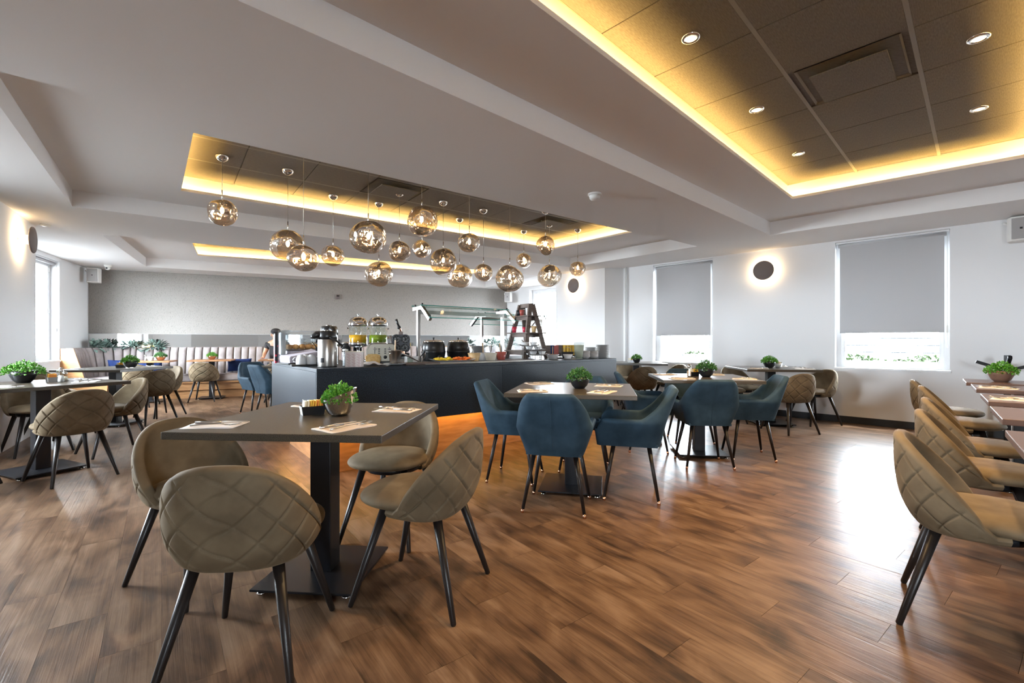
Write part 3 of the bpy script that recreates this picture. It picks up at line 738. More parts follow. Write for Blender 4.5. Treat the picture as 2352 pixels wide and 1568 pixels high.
def setting(tb, lx, ly, rot, who, nap='napkin', full=True):
    """napkin with fork and knife lying on table tb, at table-local lx, ly"""
    T = Matrix.Translation((tb[0], tb[1], TT)) @ Matrix.Rotation(tb[2], 4, 'Z') @ Matrix.Translation((lx, ly, 0)) @ Matrix.Rotation(rot, 4, 'Z')
    p = T.translation; rz = tb[2] + rot
    o = dup(NAP[nap], (p.x, p.y, TT + .0005), rz, '%s napkin laid %s' % ('beige' if nap == 'napkin' else 'white', who), 'folded napkins') if nap in NAP else None
    for q, dx, nm in ((FORK, .028, 'steel fork'), (KNIFE, -.022, 'steel knife')):
        v = T @ Vector((dx, .01, 0)); dup(q, (v.x, v.y, TT + .0075), rz + (.04 if q is FORK else -.02), '%s resting on the napkin %s' % (nm, who), nm + 's on the tables')
def hidden(o): 
    return o
def mk_napkin(m):
    b = MB()
    def f(u, v): return Vector(((u - .5) * .145 + .003 * math.sin(v * 9), (v - .5) * .21, .0035 + .0025 * math.sin(u * 5 + v * 3)))
    b.grid(f, 8, 10); b.grid(lambda u, v: Vector((f(u, v).x, f(u, v).y, 0)), 8, 10)
    for e in range(4):
        def s(u, v, e=e):
            a = [(u, 0), (u, 1), (0, u), (1, u)][e]; p = f(*a); return Vector((p.x, p.y, p.z * v))
        b.grid(s, 8, 1)
    return b.mesh('napkin', M[m])
def mk_fork():
    b = MB(); b.tube([(0, -.095, .001), (0, -.05, .004), (0, .02, .006), (0, .035, .004)], [.0042, .0036, .0024, .003], 8)
    b.grid(lambda u, v: Vector(((u - .5) * .021 * min(1, .3 + 1.5 * v), .033 + .03 * v, .004 - .005 * math.sin(v * 2.2) + .001)), 6, 5)
    for k in range(4): b.tube([((k - 1.5) * .0062, .06, .001), ((k - 1.5) * .0062, .085, .002), ((k - 1.5) * .006, .105, .008)], [.0016, .0015, .0009], 6)
    return b.mesh('fork', M['steel'])
def mk_knife():
    b = MB(); b.tube([(0, -.105, .003), (0, -.06, .004), (0, .0, .003)], [.0055, .0048, .004], 8)
    pl = [(-.006, 0), (.005, 0), (.006, .07), (.003, .105), (-.003, .112), (-.007, .08)]
    b.prism(pl, .002, .0038); return b.mesh('knife', M['steel'])
NAPM = {'napkin': mk_napkin('napkin'), 'wnapkin': mk_napkin('wnapkin')}
FM, KM = mk_fork(), mk_knife()
class _P:
    def __init__(s, name, me, cat): s.name, s.me, s.cat = name, me, cat
NAP = {k: _P('napkin', v, 'napkin') for k, v in NAPM.items()}; FORK = _P('fork', FM, 'fork'); KNIFE = _P('knife', KM, 'knife')
_dup0 = dup
def dup(root, loc, rz, label=None, group=None):
    if isinstance(root, _P):
        o = link(root.name, root.me, None, loc, rz); return tag(o, label, root.cat, group)
    return _dup0(root, loc, rz, label, group)

def leafmesh(b, n, rad, hgt, ls, rr, droop=.0, squash=1., flat=.7):
    for k in range(n):
        a = rr.uniform(0, 2 * PI); q = rr.random() ** .5; z = hgt * (1 - q * q * .8) * rr.uniform(.25, 1.05)
        c = Vector((math.cos(a) * rad * q, math.sin(a) * rad * q * squash, z - droop * q * q * rr.random()))
        d = Vector((math.cos(a) * q + rr.gauss(0, .5), math.sin(a) * q + rr.gauss(0, .5), rr.uniform(-.1, 1.1))).normalized()
        s = d.cross(Vector((rr.gauss(0, 1), rr.gauss(0, 1), rr.gauss(0, 1)))).normalized(); l = ls * rr.uniform(.7, 1.3)
        up = d.cross(s) * l * .18
        b.add([c, c + d * l * .5 + s * l * .36 - up, c + d * l, c + d * l * .5 - s * l * .36 - up, c + d * l * .5 + up], [(0, 1, 4), (1, 2, 4), (2, 3, 4), (3, 0, 4)])
def plant(x, y, z, label, bowl='dark', leaf='leaf', s=1., seed=1, tilt=0., rz=0, spread=1.):
    t = thing('potted_herb', label, 'plant', (x, y, z), rz, 'table plants in bowls')
    h = .075 * s; r = .068 * s
    if bowl == 'chrome':            # steep bowl with a slanted rim
        def f(u, v):
            a = 2 * PI * u; rr_ = (.033 + (.072 - .033) * (v ** .55)) * s; top = (.092 + .026 * math.cos(a)) * s
            return Vector((rr_ * math.cos(a), rr_ * math.sin(a), .002 + top * v))
        def g(u, v):
            p = f(u, .12 + .88 * v); return Vector((p.x * .93, p.y * .93, p.z))
        bb = MB().grid(f, 36, 12, wrapu=True).grid(g, 36, 8, wrapu=True).lathe([(0, .002), (.033 * s, .002)], 36, cap=False); bb.build('bowl', M['chrome'], t); h = .078 * s
    else:
        pr = [(0, 0), (.032 * s, 0), (.05 * s, .02 * s), (.064 * s, .05 * s), (r, h), (r - .004, h), (.058 * s, .05 * s), (0, .028 * s)]
        MB().lathe(pr, 28).build('bowl', M[{'dark': 'blackp', 'copper': 'copper', 'white': 'white', 'steel': 'steel', 'terra': 'browncer'}[bowl]], t)
    MB().lathe([(0, 0), (r * .86, 0)], 20, (0, 0, h - .012 * s), cap=False).build('soil', M['grout'], t)
    rr = random.Random(seed); b = MB(); leafmesh(b, 620, .078 * s * spread, .060 * s, .0145 * s, rr, .035 * s)
    for k in range(8):
        a = rr.uniform(0, 2 * PI); e = .06 * s * rr.uniform(.6, 1.1); b.tube([(0, 0, -.02 * s), (math.cos(a) * e * .6, math.sin(a) * e * .6, .02 * s), (math.cos(a) * e, math.sin(a) * e, .035 * s)], .0012, 5)
    o = b.build('foliage', M[leaf], t, loc=(0, 0, h)); o['kind'] = 'stuff'
    return t
def caddy(x, y, rz, label, body='blackp', front='white'):
    t = thing('sachet_caddy', label, 'caddy', (x, y, TT), rz, 'sugar caddies on the tables')
    b = MB(); n = 4; o = [(-.055, -.032), (.055, -.032), (.055, .032), (-.055, .032)]; i = [(-.048, -.027), (.048, -.027), (.048, .027), (-.048, .027)]
    b.add([(x_, y_, 0) for x_, y_ in i] + [(x_, y_, .042) for x_, y_ in o], [(k, (k + 1) % 4, 4 + (k + 1) % 4, 4 + k) for k in range(4)] + [(3, 2, 1, 0)])
    b.add([(x_ * .95, y_ * .92, .003) for x_, y_ in i] + [(x_ * .95, y_ * .92, .042) for x_, y_ in o], [(k, (k + 1) % 4, 4 + (k + 1) % 4, 4 + k) for k in range(4)] + [(3, 2, 1, 0)])
    b.build('box', M[body], t)
    b = MB(); b.add([(-.0485, -.0275, .0), (-.0485, .0275, .0), (-.0556, .0325, .043), (-.0556, -.0325, .043)], [(0, 1, 2, 3)]); 
    b.add([(-.0465, -.0275, .0), (-.0465, .0275, .0), (-.0536, .0325, .043), (-.0536, -.0325, .043)], [(0, 1, 2, 3)]); b.build('white_end', M[front], t)
    rr = random.Random(int(abs(x * 100)))
    for k in range(14):
        m = ['cream', 'cream', 'yellow', 'yellow', 'orangep', 'yellow', 'orangep'][min(6, k * 7 // 14)]
        c = MB(); xx = -.044 + k * .0066; l = rr.uniform(-.06, .12)
        c.add([(xx, -.025, .006), (xx, .025, .006), (xx + l * .05 + .004, .025, .068 + rr.uniform(-.006, .008)), (xx + l * .05 + .004, -.025, .068 + rr.uniform(-.006, .008)),
               (xx + .003, -.025, .006), (xx + .003, .025, .006), (xx + l * .05 + .008, .025, .068), (xx + l * .05 + .008, -.025, .068)], [(0, 1, 2, 3), (4, 7, 6, 5), (0, 3, 7, 4), (1, 5, 6, 2), (3, 2, 6, 7)])
        c.build('sachet', M[m], t)
    return t
def shaker(x, y, label, fill='cream', h=.10):
    t = thing('salt_shaker', label, 'shaker', (x, y, TT), 0, 'salt and pepper shakers')
    MB().lathe([(.0, 0), (.024, 0), (.026, .004), (.021, h * .6), (.018, h * .72), (.018, h * .74)], 12, smooth=False).build('jar', M['glass'], t)
    MB().lathe([(0, .003), (.021, .003), (.018, h * .45), (0, h * .45)], 12).build('filling', M[fill], t)
    MB().lathe([(.0195, h * .72), (.0205, h * .76), (.019, h * .88), (.012, h * .97), (0, h)], 16).build('cap', M['chrome'], t)
    return t
def white_bowl_sachets(x, y, label):
    t = thing('sachet_bowl', label, 'bowl', (x, y, TT), 0)
    MB().lathe([(0, 0), (.028, 0), (.048, .03), (.052, .062), (.048, .062), (.043, .03), (0, .01)], 24).build('bowl', M['white'], t)
    rr = random.Random(3)
    for k in range(9):
        a = k * .7; MB().box((0, 0, 0), (.045, .028, .003), T=Matrix.Translation((math.cos(a) * .02, math.sin(a) * .02, .066)) @ Matrix.Rotation(rr.uniform(-1, 1), 4, 'X') @ Matrix.Rotation(a, 4, 'Z')).build('sachet', M['bread'] if k % 2 else M['cream'], t)
    return t
T1 = (-.905, 2.205, -.079); T2 = (.47, 3.50, -.20); T3 = (1.91, 4.60, -.14); T4 = (3.52, 6.20, -.15); T5 = (2.12, 7.78, -.15); T6 = (-4.06, 3.92, math.atan2(.41, -.91)); T7 = (-5.36, 6.15, .0)
table('black granite pedestal table in the left foreground, steel herb bowl on it', *T1)
table('black granite pedestal table ringed by blue armchairs, nearer of the two', *T2, bx=-.01, by=.0)
table('black granite pedestal table ringed by blue armchairs, farther of the two', *T3, bx=-.03, by=-.03)
table('black granite pedestal table against the wall between the two right windows', *T4)
table('black granite pedestal table just past the right end of the counter', *T5)
table('black granite pedestal table cut by the left frame edge, trailing fern on it', *T6)
table('black granite pedestal table behind the left edge one, near the left window', *T7)
table('black granite pedestal table hidden behind the left end of the counter', -3.2, 6.95, -.2)
WG = 'small walnut banquette tables'
TB1, TB2, TB3 = (-5.92, 8.98, .41), (-6.72, 8.45, .41), (-4.72, 9.25, .41)
for tb, lb in ((TB1, 'small walnut table in front of the middle of the grey banquette'), (TB2, 'small walnut table in front of the left of the grey banquette, copper bowl on it'), (TB3, 'small walnut table at the grey banquette just left of the counter')):
    table(lb, *tb, sx=.72, sy=.60, top='woodtop', th=.028, base=.42, group=WG, post=.09)
RT = [(2.06, 1.395), (2.71, 2.07), (3.29, 2.687), (3.935, 3.39), (4.41, 3.94)]
RA = math.atan2(-.676, .737)
for (x, y), lb in zip(RT, ('nearest of the row of small brown tables at right', 'second of the row of small brown tables at right', 'third of the row of small brown tables at right', 'fourth of the row of small brown tables at right', 'farthest of the row of small brown tables at right, herb bowl on it')):
    table(lb + ', dark laminate', x, y, RA, sx=.70, sy=.56, top='browntop', th=.028, base=.42, group='small brown tables in the right row', post=.10)
# what lies on the tables
A0 = 'on the front granite table, '
setting(T1, .235, -.30, -.55, A0 + 'near right, fork pointing away')
setting(T1, -.33, -.30, -1.40, A0 + 'near left', 'wnapkin')
setting(T1, .30, .17, 1.40, A0 + 'right side')
setting(T1, -.22, .33, 2.8, A0 + 'behind the herb bowl')
def loc(tb, lx, ly): v = Matrix.Rotation(tb[2], 4, 'Z') @ Vector((lx, ly, 0)); return tb[0] + v.x, tb[1] + v.y
x, y = loc(T1, .072, .0); plant(x, y, TT, 'bright herb in a slant rimmed steel bowl on the front granite table', 'chrome', 'leaf', 1.12, 3, rz=.3, spread=.85)
x, y = loc(T1, -.078, .025); caddy(x, y, .62, 'black caddy with yellow and orange sachets on the front granite table')
x, y = loc(T1, -.03, .13); link('card_tent', MB().box((0, 0, .045), (.07, .004, .09)).mesh('card_tent', M['cream']), None, (x, y, TT), .1); tag(bpy.data.objects['card_tent'], 'small beige card standing behind the sachet caddy', 'card')
A0 = 'on the nearer blue chair table, '
setting(T2, -.27, -.30, -1.3, A0 + 'near left'); setting(T2, .22, -.27, -.35, A0 + 'near right'); setting(T2, -.30, .28, 2.2, A0 + 'far left'); setting(T2, .27, .20, 1.4, A0 + 'right side')
x, y = loc(T2, .05, -.02); plant(x, y, TT, 'trailing dark herb in a black bowl on the nearer blue chair table', 'dark', 'leafd', 1.15, 5)
A0 = 'on the farther blue chair table, '
setting(T3, -.25, -.28, -1.3, A0 + 'near left'); setting(T3, .33, -.25, 1.2, A0 + 'near right'); setting(T3, -.30, .25, 2.1, A0 + 'far left'); setting(T3, .2, .30, 1.45, A0 + 'far right')
x, y = loc(T3, .05, .0); plant(x, y, TT, 'dense dark herb in a black bowl on the farther blue chair table', 'dark', 'leafd', 1.2, 6)
x, y = loc(T3, -.10, .06); shaker(x, y, 'chrome capped shaker on the farther blue chair table', 'spoonwood', .13)
x, y = loc(T3, -.045, .12); caddy(x, y, .2, 'black caddy with sachets behind the herb on the farther blue chair table')
A0 = 'on the granite table between the right windows, '
setting(T4, -.25, -.25, -1.4, A0 + 'near left'); setting(T4, .3, -.3, 1.3, A0 + 'near right', 'wnapkin'); setting(T4, .22, .3, 1.5, A0 + 'far right', 'wnapkin'); setting(T4, .36, .0, .2, A0 + 'wall side', 'wnapkin')
x, y = loc(T4, -.02, -.02); plant(x, y, TT, 'bright herb in a dark bowl on the granite table between the right windows', 'dark', 'leaf', 1.2, 8)
x, y = loc(T4, .12, .05); white_bowl_sachets(x, y, 'small white bowl of sachets beside the herb between the right windows')
x, y = loc(T5, .0, -.1); plant(x, y, TT, 'bright herb in a black bowl on the table past the counter end', 'dark', 'leaf', 1.05, 9)
x, y = loc(T5, -.09, -.02); caddy(x, y, .8, 'dark caddy with yellow sachets on the table past the counter end')
A0 = 'on the left edge granite table, '
P6 = [(-3.77, 4.03, .5, 'right corner'), (-4.02, 4.22, 1.2, 'far corner'), (-3.97, 3.55, 1.9, 'near corner')]
for px_, py_, rt, nm in P6: 
    setting((px_, py_, 0), 0, 0, rt, A0 + nm, 'wnapkin')
plant(-4.22, 3.93, TT, 'trailing fern in a dark bowl on the left edge table', 'dark', 'leaf', 1.35, 11, spread=1.25)
caddy(-4.08, 4.03, -.6, 'grey caddy with pale sachets on the left edge table', 'greyceramic', 'greyceramic')
shaker(-3.985, 4.02, 'taller glass salt shaker nearest the right of the left edge table', 'wplastic', .13)
shaker(-4.10, 4.12, 'small glass pepper shaker behind the caddy on the left edge table', 'cream', .11)
shaker(-4.03, 4.10, 'small glass salt shaker between caddy and taller shaker on the left edge table', 'cream', .09)
A0 = 'on the second left granite table, '
setting(T7, -.18, -.36, 1.5, A0 + 'near left', 'wnapkin'); setting(T7, .33, -.12, 1.5, A0 + 'near right', 'wnapkin'); setting(T7, .25, .33, 1.6, A0 + 'far right', 'wnapkin'); setting(T7, -.2, .36, .9, A0 + 'far left', 'wnapkin')
x, y = loc(T7, .22, -.02); plant(x, y, TT, 'bushy bright herb in a black bowl on the second left granite table', 'dark', 'leaf', 1.25, 12)
x, y = loc(T7, .06, .02); caddy(x, y, .1, 'black caddy with cream and orange sachets on the second left granite table')
x, y = loc(TB2, .16, .0); plant(x, y, TT, 'feathery herb in a copper bowl on the leftmost walnut table', 'copper', 'leafd', 1.2, 13)
x, y = loc(TB2, .02, -.03); shaker(x - .1, y, 'white salt shaker on the leftmost walnut table', 'wplastic', .12)
x, y = loc(TB2, .02, -.02); o = MB().lathe([(0, 0), (.038, 0), (.042, .05), (.036, .07), (0, .075)], 20).build('sugar_pot', M['white'], loc=(x, y, TT)); tag(o, 'white sugar pot between shaker and copper bowl on the leftmost walnut table', 'pot')
x, y = loc(TB1, .0, .0); plant(x, y, TT, 'bright herb in a copper bowl on the middle walnut table', 'copper', 'leaf', 1.1, 14)
o = link('napkin', NAPM['wnapkin'], None, (-4.85, 9.2, TT), .4); tag(o, 'white napkin on the walnut table just left of the counter', 'napkin', 'folded napkins')
x, y = loc((RT[4][0], RT[4][1], RA), -.12, .0); plant(x, y, TT, 'low bright herb in a rough brown bowl on the farthest brown table', 'terra', 'leaf', 1.3, 15)
for k, nm in ((3, 'fourth'), (2, 'third'), (1, 'second'), (0, 'nearest')):
    if k in (1, 0): continue
    setting((RT[k][0], RT[k][1], RA), -.22, -.1, 1.4, 'on the %s small brown table at right' % nm)
# ------------------------------------------------------------------ pendants
def pendant(i, x, y, zc, rx, rz_, canopy):
    rr = random.Random(100 + i); t = thing('pendant_lamp', canopy, 'pendant light', (x, y, zc), rr.uniform(0, 6), 'mirrored melted glass pendants')
    ph = [(Vector((rr.gauss(0, 1), rr.gauss(0, 1), rr.gauss(0, 1))).normalized(), rr.uniform(.6, 1.)) for _ in range(9)]
    def fn(d):
        q = 1.
        for k, (v, a) in enumerate(ph):
            c = d.dot(v); q += (.03 * a * math.sin(3.4 * c + k) if k % 2 else -.10 * a * math.exp(-((1 - c) / .12)))
        return q
    MB().ball((0, 0, 0), (rx, rx, rz_), 48, 32, fn=fn).build('glass_shade', M['melt'], t)
    top = Z2 - zc
    MB().tube([(0, 0, rz_ * .88), (0, 0, rz_ * .9 + .10)], .005, 8).build('stem', M['chrome'], t)
    MB().tube([(0, 0, rz_ * .9 + .10), (0, 0, top - .03)], .0024, 6).build('cord', M['steel'], t)
    MB().lathe([(0, top - .055), (.02, top - .052), (.045, top - .035), (.06, top - .008), (.06, top)], 24).build('canopy', M['chrome'], t)
    so = MB().lathe([(0, rz_ * .9), (.02, rz_ * .9), (.02, rz_ * .45), (0, rz_ * .45)], 12).build('socket', M['chrome'], t)
    MB().ball((0, 0, rz_ * .12), (.018, .018, .034), 12, 8).build('bulb', M['bulb'], t)
PD = [(-2.753, 4.32, 2.348, .136, .124, 'first mirrored pendant from the left, alone'), (-2.301, 4.67, 2.103, .174, .165, 'large mirrored pendant second from the left, partly behind a smaller one'), (-1.833, 4.0, 1.851, .13, .113, 'smaller mirrored pendant overlapping the large second one from the left'),
 (-2.159, 5.49, 2.155, .139, .121, 'small mirrored pendant fourth from the left'), (-1.443, 4.57, 2.156, .175, .168, 'large round mirrored pendant above the juice dispensers'), (-1.695, 5.79, 1.979, .172, .166, 'mirrored pendant hanging low just under the large round one'),
 (-1.326, 5.36, 2.182, .131, .121, 'small dark mirrored pendant right of the large round one'), (-.979, 4.94, 2.425, .175, .17, 'large mirrored pendant hanging highest of all'), (-1.248, 6.3, 2.404, .13, .124, 'small bright mirrored pendant directly beneath the highest one'),
 (-.866, 5.73, 2.123, .175, .17, 'large mirrored pendant in the middle above the sneeze guard post'), (-.753, 6.53, 2.057, .178, .169, 'mirrored pendant half behind the large middle one, lower right'), (-.488, 5.2, 2.245, .129, .119, 'bright mirrored pendant level with the recess edge, right of middle'),
 (-.381, 6.08, 2.039, .125, .119, 'small bright mirrored pendant left of the lowest large one'), (-.027, 5.54, 1.889, .175, .164, 'large dark mirrored pendant hanging lowest of all'), (.187, 7.23, 2.407, .121, .121, 'smallest bright mirrored pendant, above right of the lowest one'),
 (.449, 6.1, 2.41, .126, .128, 'small dark mirrored pendant high at the right end of the group'), (.56, 6.8, 2.103, .182, .163, 'mirrored pendant beside the far window, below a small dark one'), (1.032, 7.14, 2.261, .126, .12, 'rightmost mirrored pendant, above the pier sconce')]
for i, p in enumerate(PD): pendant(i, *p)

# ------------------------------------------------------------------ wall and ceiling fittings
def sconce(x, y, z, nrm, label, pw=7.):
    nv = Vector((*nrm, 0)).normalized(); t = thing('wall_sconce', label, 'wall light', (x, y, z), math.atan2(-nv.x, nv.y), 'round disc wall lights')
    A = Matrix.Rotation(-PI / 2, 4, 'X')                 # lathe axis z -> local +y (into the room)
    MB().lathe([(.05, 0), (.05, .075), (0, .075)], 24, T=A).build('stem', M['wplastic'], t)
    MB().lathe([(0, .070), (.138, .070), (.146, .076), (.146, .084), (.14, .09), (0, .092)], 48, T=A).build('disc', M['disc'], t)
    MB().lathe([(.055, .066), (.115, .066), (.115, .069), (.055, .069)], 36, T=A, cap=False).build('led_ring', M['ring'], t)
    l = bpy.data.lights.new('sconce_glow', 'AREA'); l.shape = 'DISK'; l.size = .24; l.energy = pw; l.color = (1, .72, .40)
    o = bpy.data.objects.new('sconce_glow', l); COL.objects.link(o); o.location = (x + nv.x * .062, y + nv.y * .062, z)
    o.rotation_euler = (-nv.to_3d()).to_track_quat('-Z', 'Y').to_euler()
sconce(3.891, 6.998, 2.205, (-.70, -.713), 'round dark disc sconce glowing on the wall between the right windows')
sconce(1.298, 9.225, 2.247, (-.75, -.661), 'round dark disc sconce glowing on the pier beside the far window')
sconce(-5.405, 5.025, 2.25, (.817, .576), 'round disc sconce glowing on the left wall near the ceiling')
def speaker(x, y, z, f, label, s=1.):
    t = thing('wall_speaker', label, 'speaker', (x, y, z), face(f), 'white wall speakers')
    MB().prism([(-.085 * s, -.09 * s), (.085 * s, -.09 * s), (.1 * s, .0), (.08 * s, .07 * s), (-.08 * s, .07 * s), (-.1 * s, .0)], -.13 * s, .13 * s).build('case', M['wplastic'], t, bevel=.012)
    MB().box((0, .075 * s, 0), (.14 * s, .012, .22 * s)).build('grille', M['greyceramic'], t, bevel=.005)
    MB().box((0, .083 * s, 0), (.02, .004, .02)).build('badge', M['blackp'], t)
    MB().tube([(.09 * s, -.02, .06), (.12 * s, -.04, .09), (.06 * s, -.12 * s, .1)], .012, 8).build('bracket', M['wplastic'], t)
speaker(-7.87, 8.56, 2.36, (.45, -.9), 'white loudspeaker in the far left corner at the ceiling', 1.05)
speaker(-.10, 11.95, 2.285, (-.3, -.95), 'white loudspeaker in the far right corner of the wallpapered wall')
speaker(5.68, 5.08, 2.375, (-.72, -.70), 'white loudspeaker at the right frame edge beside the large window', 1.05)
t = thing('smoke_detector', 'white smoke detector on the ceiling beam between the recesses', 'detector', (.787, 4.331, Z0))
MB().lathe([(.065, 0), (.066, -.012), (.058, -.018)], 28).build('base', M['wplastic'], t)
MB().lathe([(.052, -.018), (.048, -.045), (.035, -.056), (0, -.058)], 28).build('head', M['wplastic'], t)
t = thing('dome_camera', 'white dome camera on the ceiling next to the far left speaker', 'camera', (-7.42, 8.35, Z0))
MB().lathe([(.055, 0), (.055, -.03), (.045, -.04)], 24).build('mount', M['wplastic'], t)
MB().ball((0, 0, -.055), .04, 16, 10).build('dome', M['wplastic'], t); MB().lathe([(0, .0), (.016, .0), (.016, .012), (0, .014)], 14, T=Matrix.Translation((.012, -.034, -.062)) @ Matrix.Rotation(1.75, 4, 'X')).build('lens', M['blackp'], t)
o = MB().lathe([(.05, 0), (.048, -.012), (.03, -.02), (0, -.021)], 20).build('ceiling_sensor', M['wplastic'], loc=(-5.62, 5.48, Z0)); tag(o, 'small white sensor on the ceiling above the left window pier', 'sensor')
nb = Vector((.4025, -.9155)); q = Vector((-4.061, 10.609)) + nb * .02
t = thing('wall_control', 'small dark grey control panel on the wallpapered wall', 'controller', (q.x, q.y, 2.16), face(nb))
MB().box((0, 0, 0), (.085, .03, .11)).build('case', M['disc'], t, bevel=.004); MB().box((0, .016, .02), (.055, .004, .035)).build('screen', M['blackp'], t)
q = Vector(rw(-.328)); t = thing('wall_outlet', 'white wall outlet low on the right wall behind the brown tables', 'outlet', (q.x - .006, q.y - .006, .33), face((-.70, -.713)))
MB().box((0, 0, 0), (.075, .012, .12)).build('plate', M['wplastic'], t, bevel=.003)
for k in (-.028, .028): MB().box((0, .007, k), (.034, .004, .028)).build('socket', M['greyceramic'], t)
t = thing('coat_stand', 'black post stand with slanted pegs behind the farthest brown table', 'coat stand', (5.40, 4.96, 0))
MB().box((0, 0, .485), (.042, .042, .97)).build('post', M['legblk'], t, bevel=.004)
MB().lathe([(0, 0), (.17, 0), (.17, .012), (.03, .02), (0, .02)], 28).build('foot', M['legblk'], t)
for k, (dx, dy, z) in enumerate(((-.17, .17, .80), (.17, -.18, .80), (-.10, -.12, .86))):
    MB().bar((0, 0, z), (dx, dy, z + .095), .034, .034).build('peg', M['legblk'], t, bevel=.004)

# ------------------------------------------------------------------ buffet counter
CH = .90
FL, FR, BLc = Vector((-1.568, 3.649)), Vector((1.371, 5.971)), Vector((-2.705, 4.998))
ce1 = (FR - FL).normalized(); ce2 = Vector((-ce1.y, ce1.x)); CL = (FR - FL).length; CD = 1.74; CA = math.atan2(ce1.y, ce1.x)
ct = thing('buffet_counter', 'black granite buffet counter on a glowing wooden plinth in the middle of the room', 'counter', (FL.x, FL.y, 0), CA)
MB().box((CL / 2, CD / 2, CH - .015), (CL, CD, .03)).build('worktop', M['cgranite'], ct, bevel=.003)
for k in range(2):
    MB().box((CL * (k + .5) / 2, .012, (.40 + CH - .03) / 2), (CL / 2 - .002, .024, CH - .03 - .40)).build('front_panel', M['cgranite'], ct)
MB().box((CL / 2, CD - .012, .635), (CL, .024, .47)).build('rear_panel', M['cgranite'], ct)
for x in (.012, CL - .012): MB().box((x, CD / 2, (.40 + CH - .03) / 2 - (.0 if x > 1 else .0)), (.024, CD - .05, CH - .03 - .40)).build('end_panel', M['cgranite'], ct)
MB().box((CL / 2, CD / 2, .43), (CL - .06, CD - .06, .02)).build('carcass_floor', M['plinth'], ct)
pl = MB().box((CL / 2, CD / 2, .215), (CL - .30, CD - .30, .43)).build('plinth', M['plinth'], ct)
def led(a, b2, z, pw, col=AMBER):
    a, b2 = Vector(a), Vector(b2); l = bpy.data.lights.new('plinth_strip_light', 'AREA'); l.shape = 'RECTANGLE'; l.size = (b2 - a).length; l.size_y = .02; l.energy = pw; l.color = (1, .5, .08)
    o = bpy.data.objects.new('plinth_strip_light', l); COL.objects.link(o); m_ = (a + b2) / 2; d = b2 - a; o.location = (m_.x, m_.y, z); o.rotation_euler = (0, 0, math.atan2(d.y, d.x))
def cp(u, v): return FL + ce1 * u + ce2 * v
PLINTH_W = 12.
led(cp(.05, .075), cp(CL - .05, .075), .415, PLINTH_W); led(cp(.075, .05), cp(.075, CD - .05), .415, PLINTH_W * .45)
led(cp(CL - .075, .05), cp(CL - .075, CD - .05), .415, PLINTH_W * .45)
def onc(name, label, cat, u, v, rz=0, group=None, z=CH):
    p = cp(u, v); return thing(name, label, cat, (p.x, p.y, z), CA + rz, group)
def uv(x, y): d = Vector((x, y)) - FL; return d.dot(ce1), d.dot(ce2)
def at(name, label, cat, x, y, rz=None, group=None, z=CH):
    """stands on the counter at x, y, turned to the dining room unless rz says otherwise"""
    return thing(name, label, cat, (x, y, z), CA if rz is None else rz, group)
# steel food well set into the worktop
u0, v0 = uv(-.60, 4.72)
t = onc('steel_well', 'steel edged cold well let into the counter under the fruit platter', 'serving well', u0 + .35, v0 - .0)
MB().box((0, 0, .004), (1.55, .36, .008)).build('rim', M['steel'], t, bevel=.002); MB().box((0, 0, .0095), (1.45, .28, .004)).build('bed', M['greyceramic'], t)
# thermos pots
def airpot(x, y, rz, label, s=1.):
    t = at('airpot', label, 'thermos', x, y, rz, 'airpots on the counter'); t.scale = (1, 1, s)
    MB().lathe([(0, .004), (.076, .004), (.078, .012), (.078, .262), (.074, .268)], 40).build('body', M['steel'], t)
    MB().lathe([(.079, .0), (.0795, .01), (.078, .012)], 40).build('base_ring', M['blackp'], t)
    MB().lathe([(.079, .255), (.079, .285), (.076, .32), (.066, .332), (0, .336)], 36).build('collar', M['blackp'], t)
    b = MB(); b.tube([(0, -.02, .30), (0, -.09, .296), (0, -.118, .276), (0, -.120, .262)], [.040, .034, .022, .016], 14); b.build('spout', M['blackp'], t)
    MB().tube([(-.079, 0, .275), (-.082, .05, .245), (-.08, .105, .20), (0, .118, .182), (.08, .105, .20), (.082, .05, .245), (.079, 0, .275)], .009, 8).build('handle', M['blackp'], t)
    MB().lathe([(.03, .334), (.03, .342), (0, .344)], 20).build('pump_button', M['chrome'], t)
    MB().grid(lambda u, v: Vector((.0788 * math.sin(.55 + .45 * u), -.0788 * math.cos(.55 + .45 * u), .045 + .042 * v)), 6, 1).build('label', M['blackp'], t)
airpot(-1.588, 3.915, -.95, 'steel airpot with black spout at the left front corner of the counter', .93)
airpot(-1.74, 4.33, .75, 'steel airpot standing behind the other airpot', 1.10)
# clear dispenser and red printed pack at the left edge
t = at('lid_dispenser', 'tall clear acrylic lid dispenser at the left edge of the counter', 'dispenser', -2.24, 4.47, 2.25)
f = MB(); 
for x in (-.045, .045): f.box((x, 0, .165), (.004, .09, .33))
f.box((0, .045, .165), (.09, .004, .33)); f.build('case', M['acrylic'], t); MB().box((0, 0, .004), (.10, .10, .008)).build('base', M['acrylic'], t)
for z in (.33, .17): MB().box((0, -.02, z), (.096, .05, .004)).build('shelf', M['acrylic'], t)
MB().box((0, .015, .20), (.07, .05, .22)).build('lid_stack', M['white'], t, bevel=.01)
t = at('printed_pack', 'tall black and red printed pack beside the clear dispenser', 'packaging', -2.40, 4.63, 2.25)
MB().box((0, 0, .15), (.06, .035, .30)).build('pack', M['redswirl'], t, bevel=.002); MB().tube([(.04, -.02, 0), (.04, -.02, .265)], .008, 10).build('white_rod', M['white'], t)
wv = MB(); 
for k in range(22): wv.box((-.033, -.02, .03 + k * .0125), (.004, .006, .007))
wv.build('spiral_edge', M['chrome'], t)
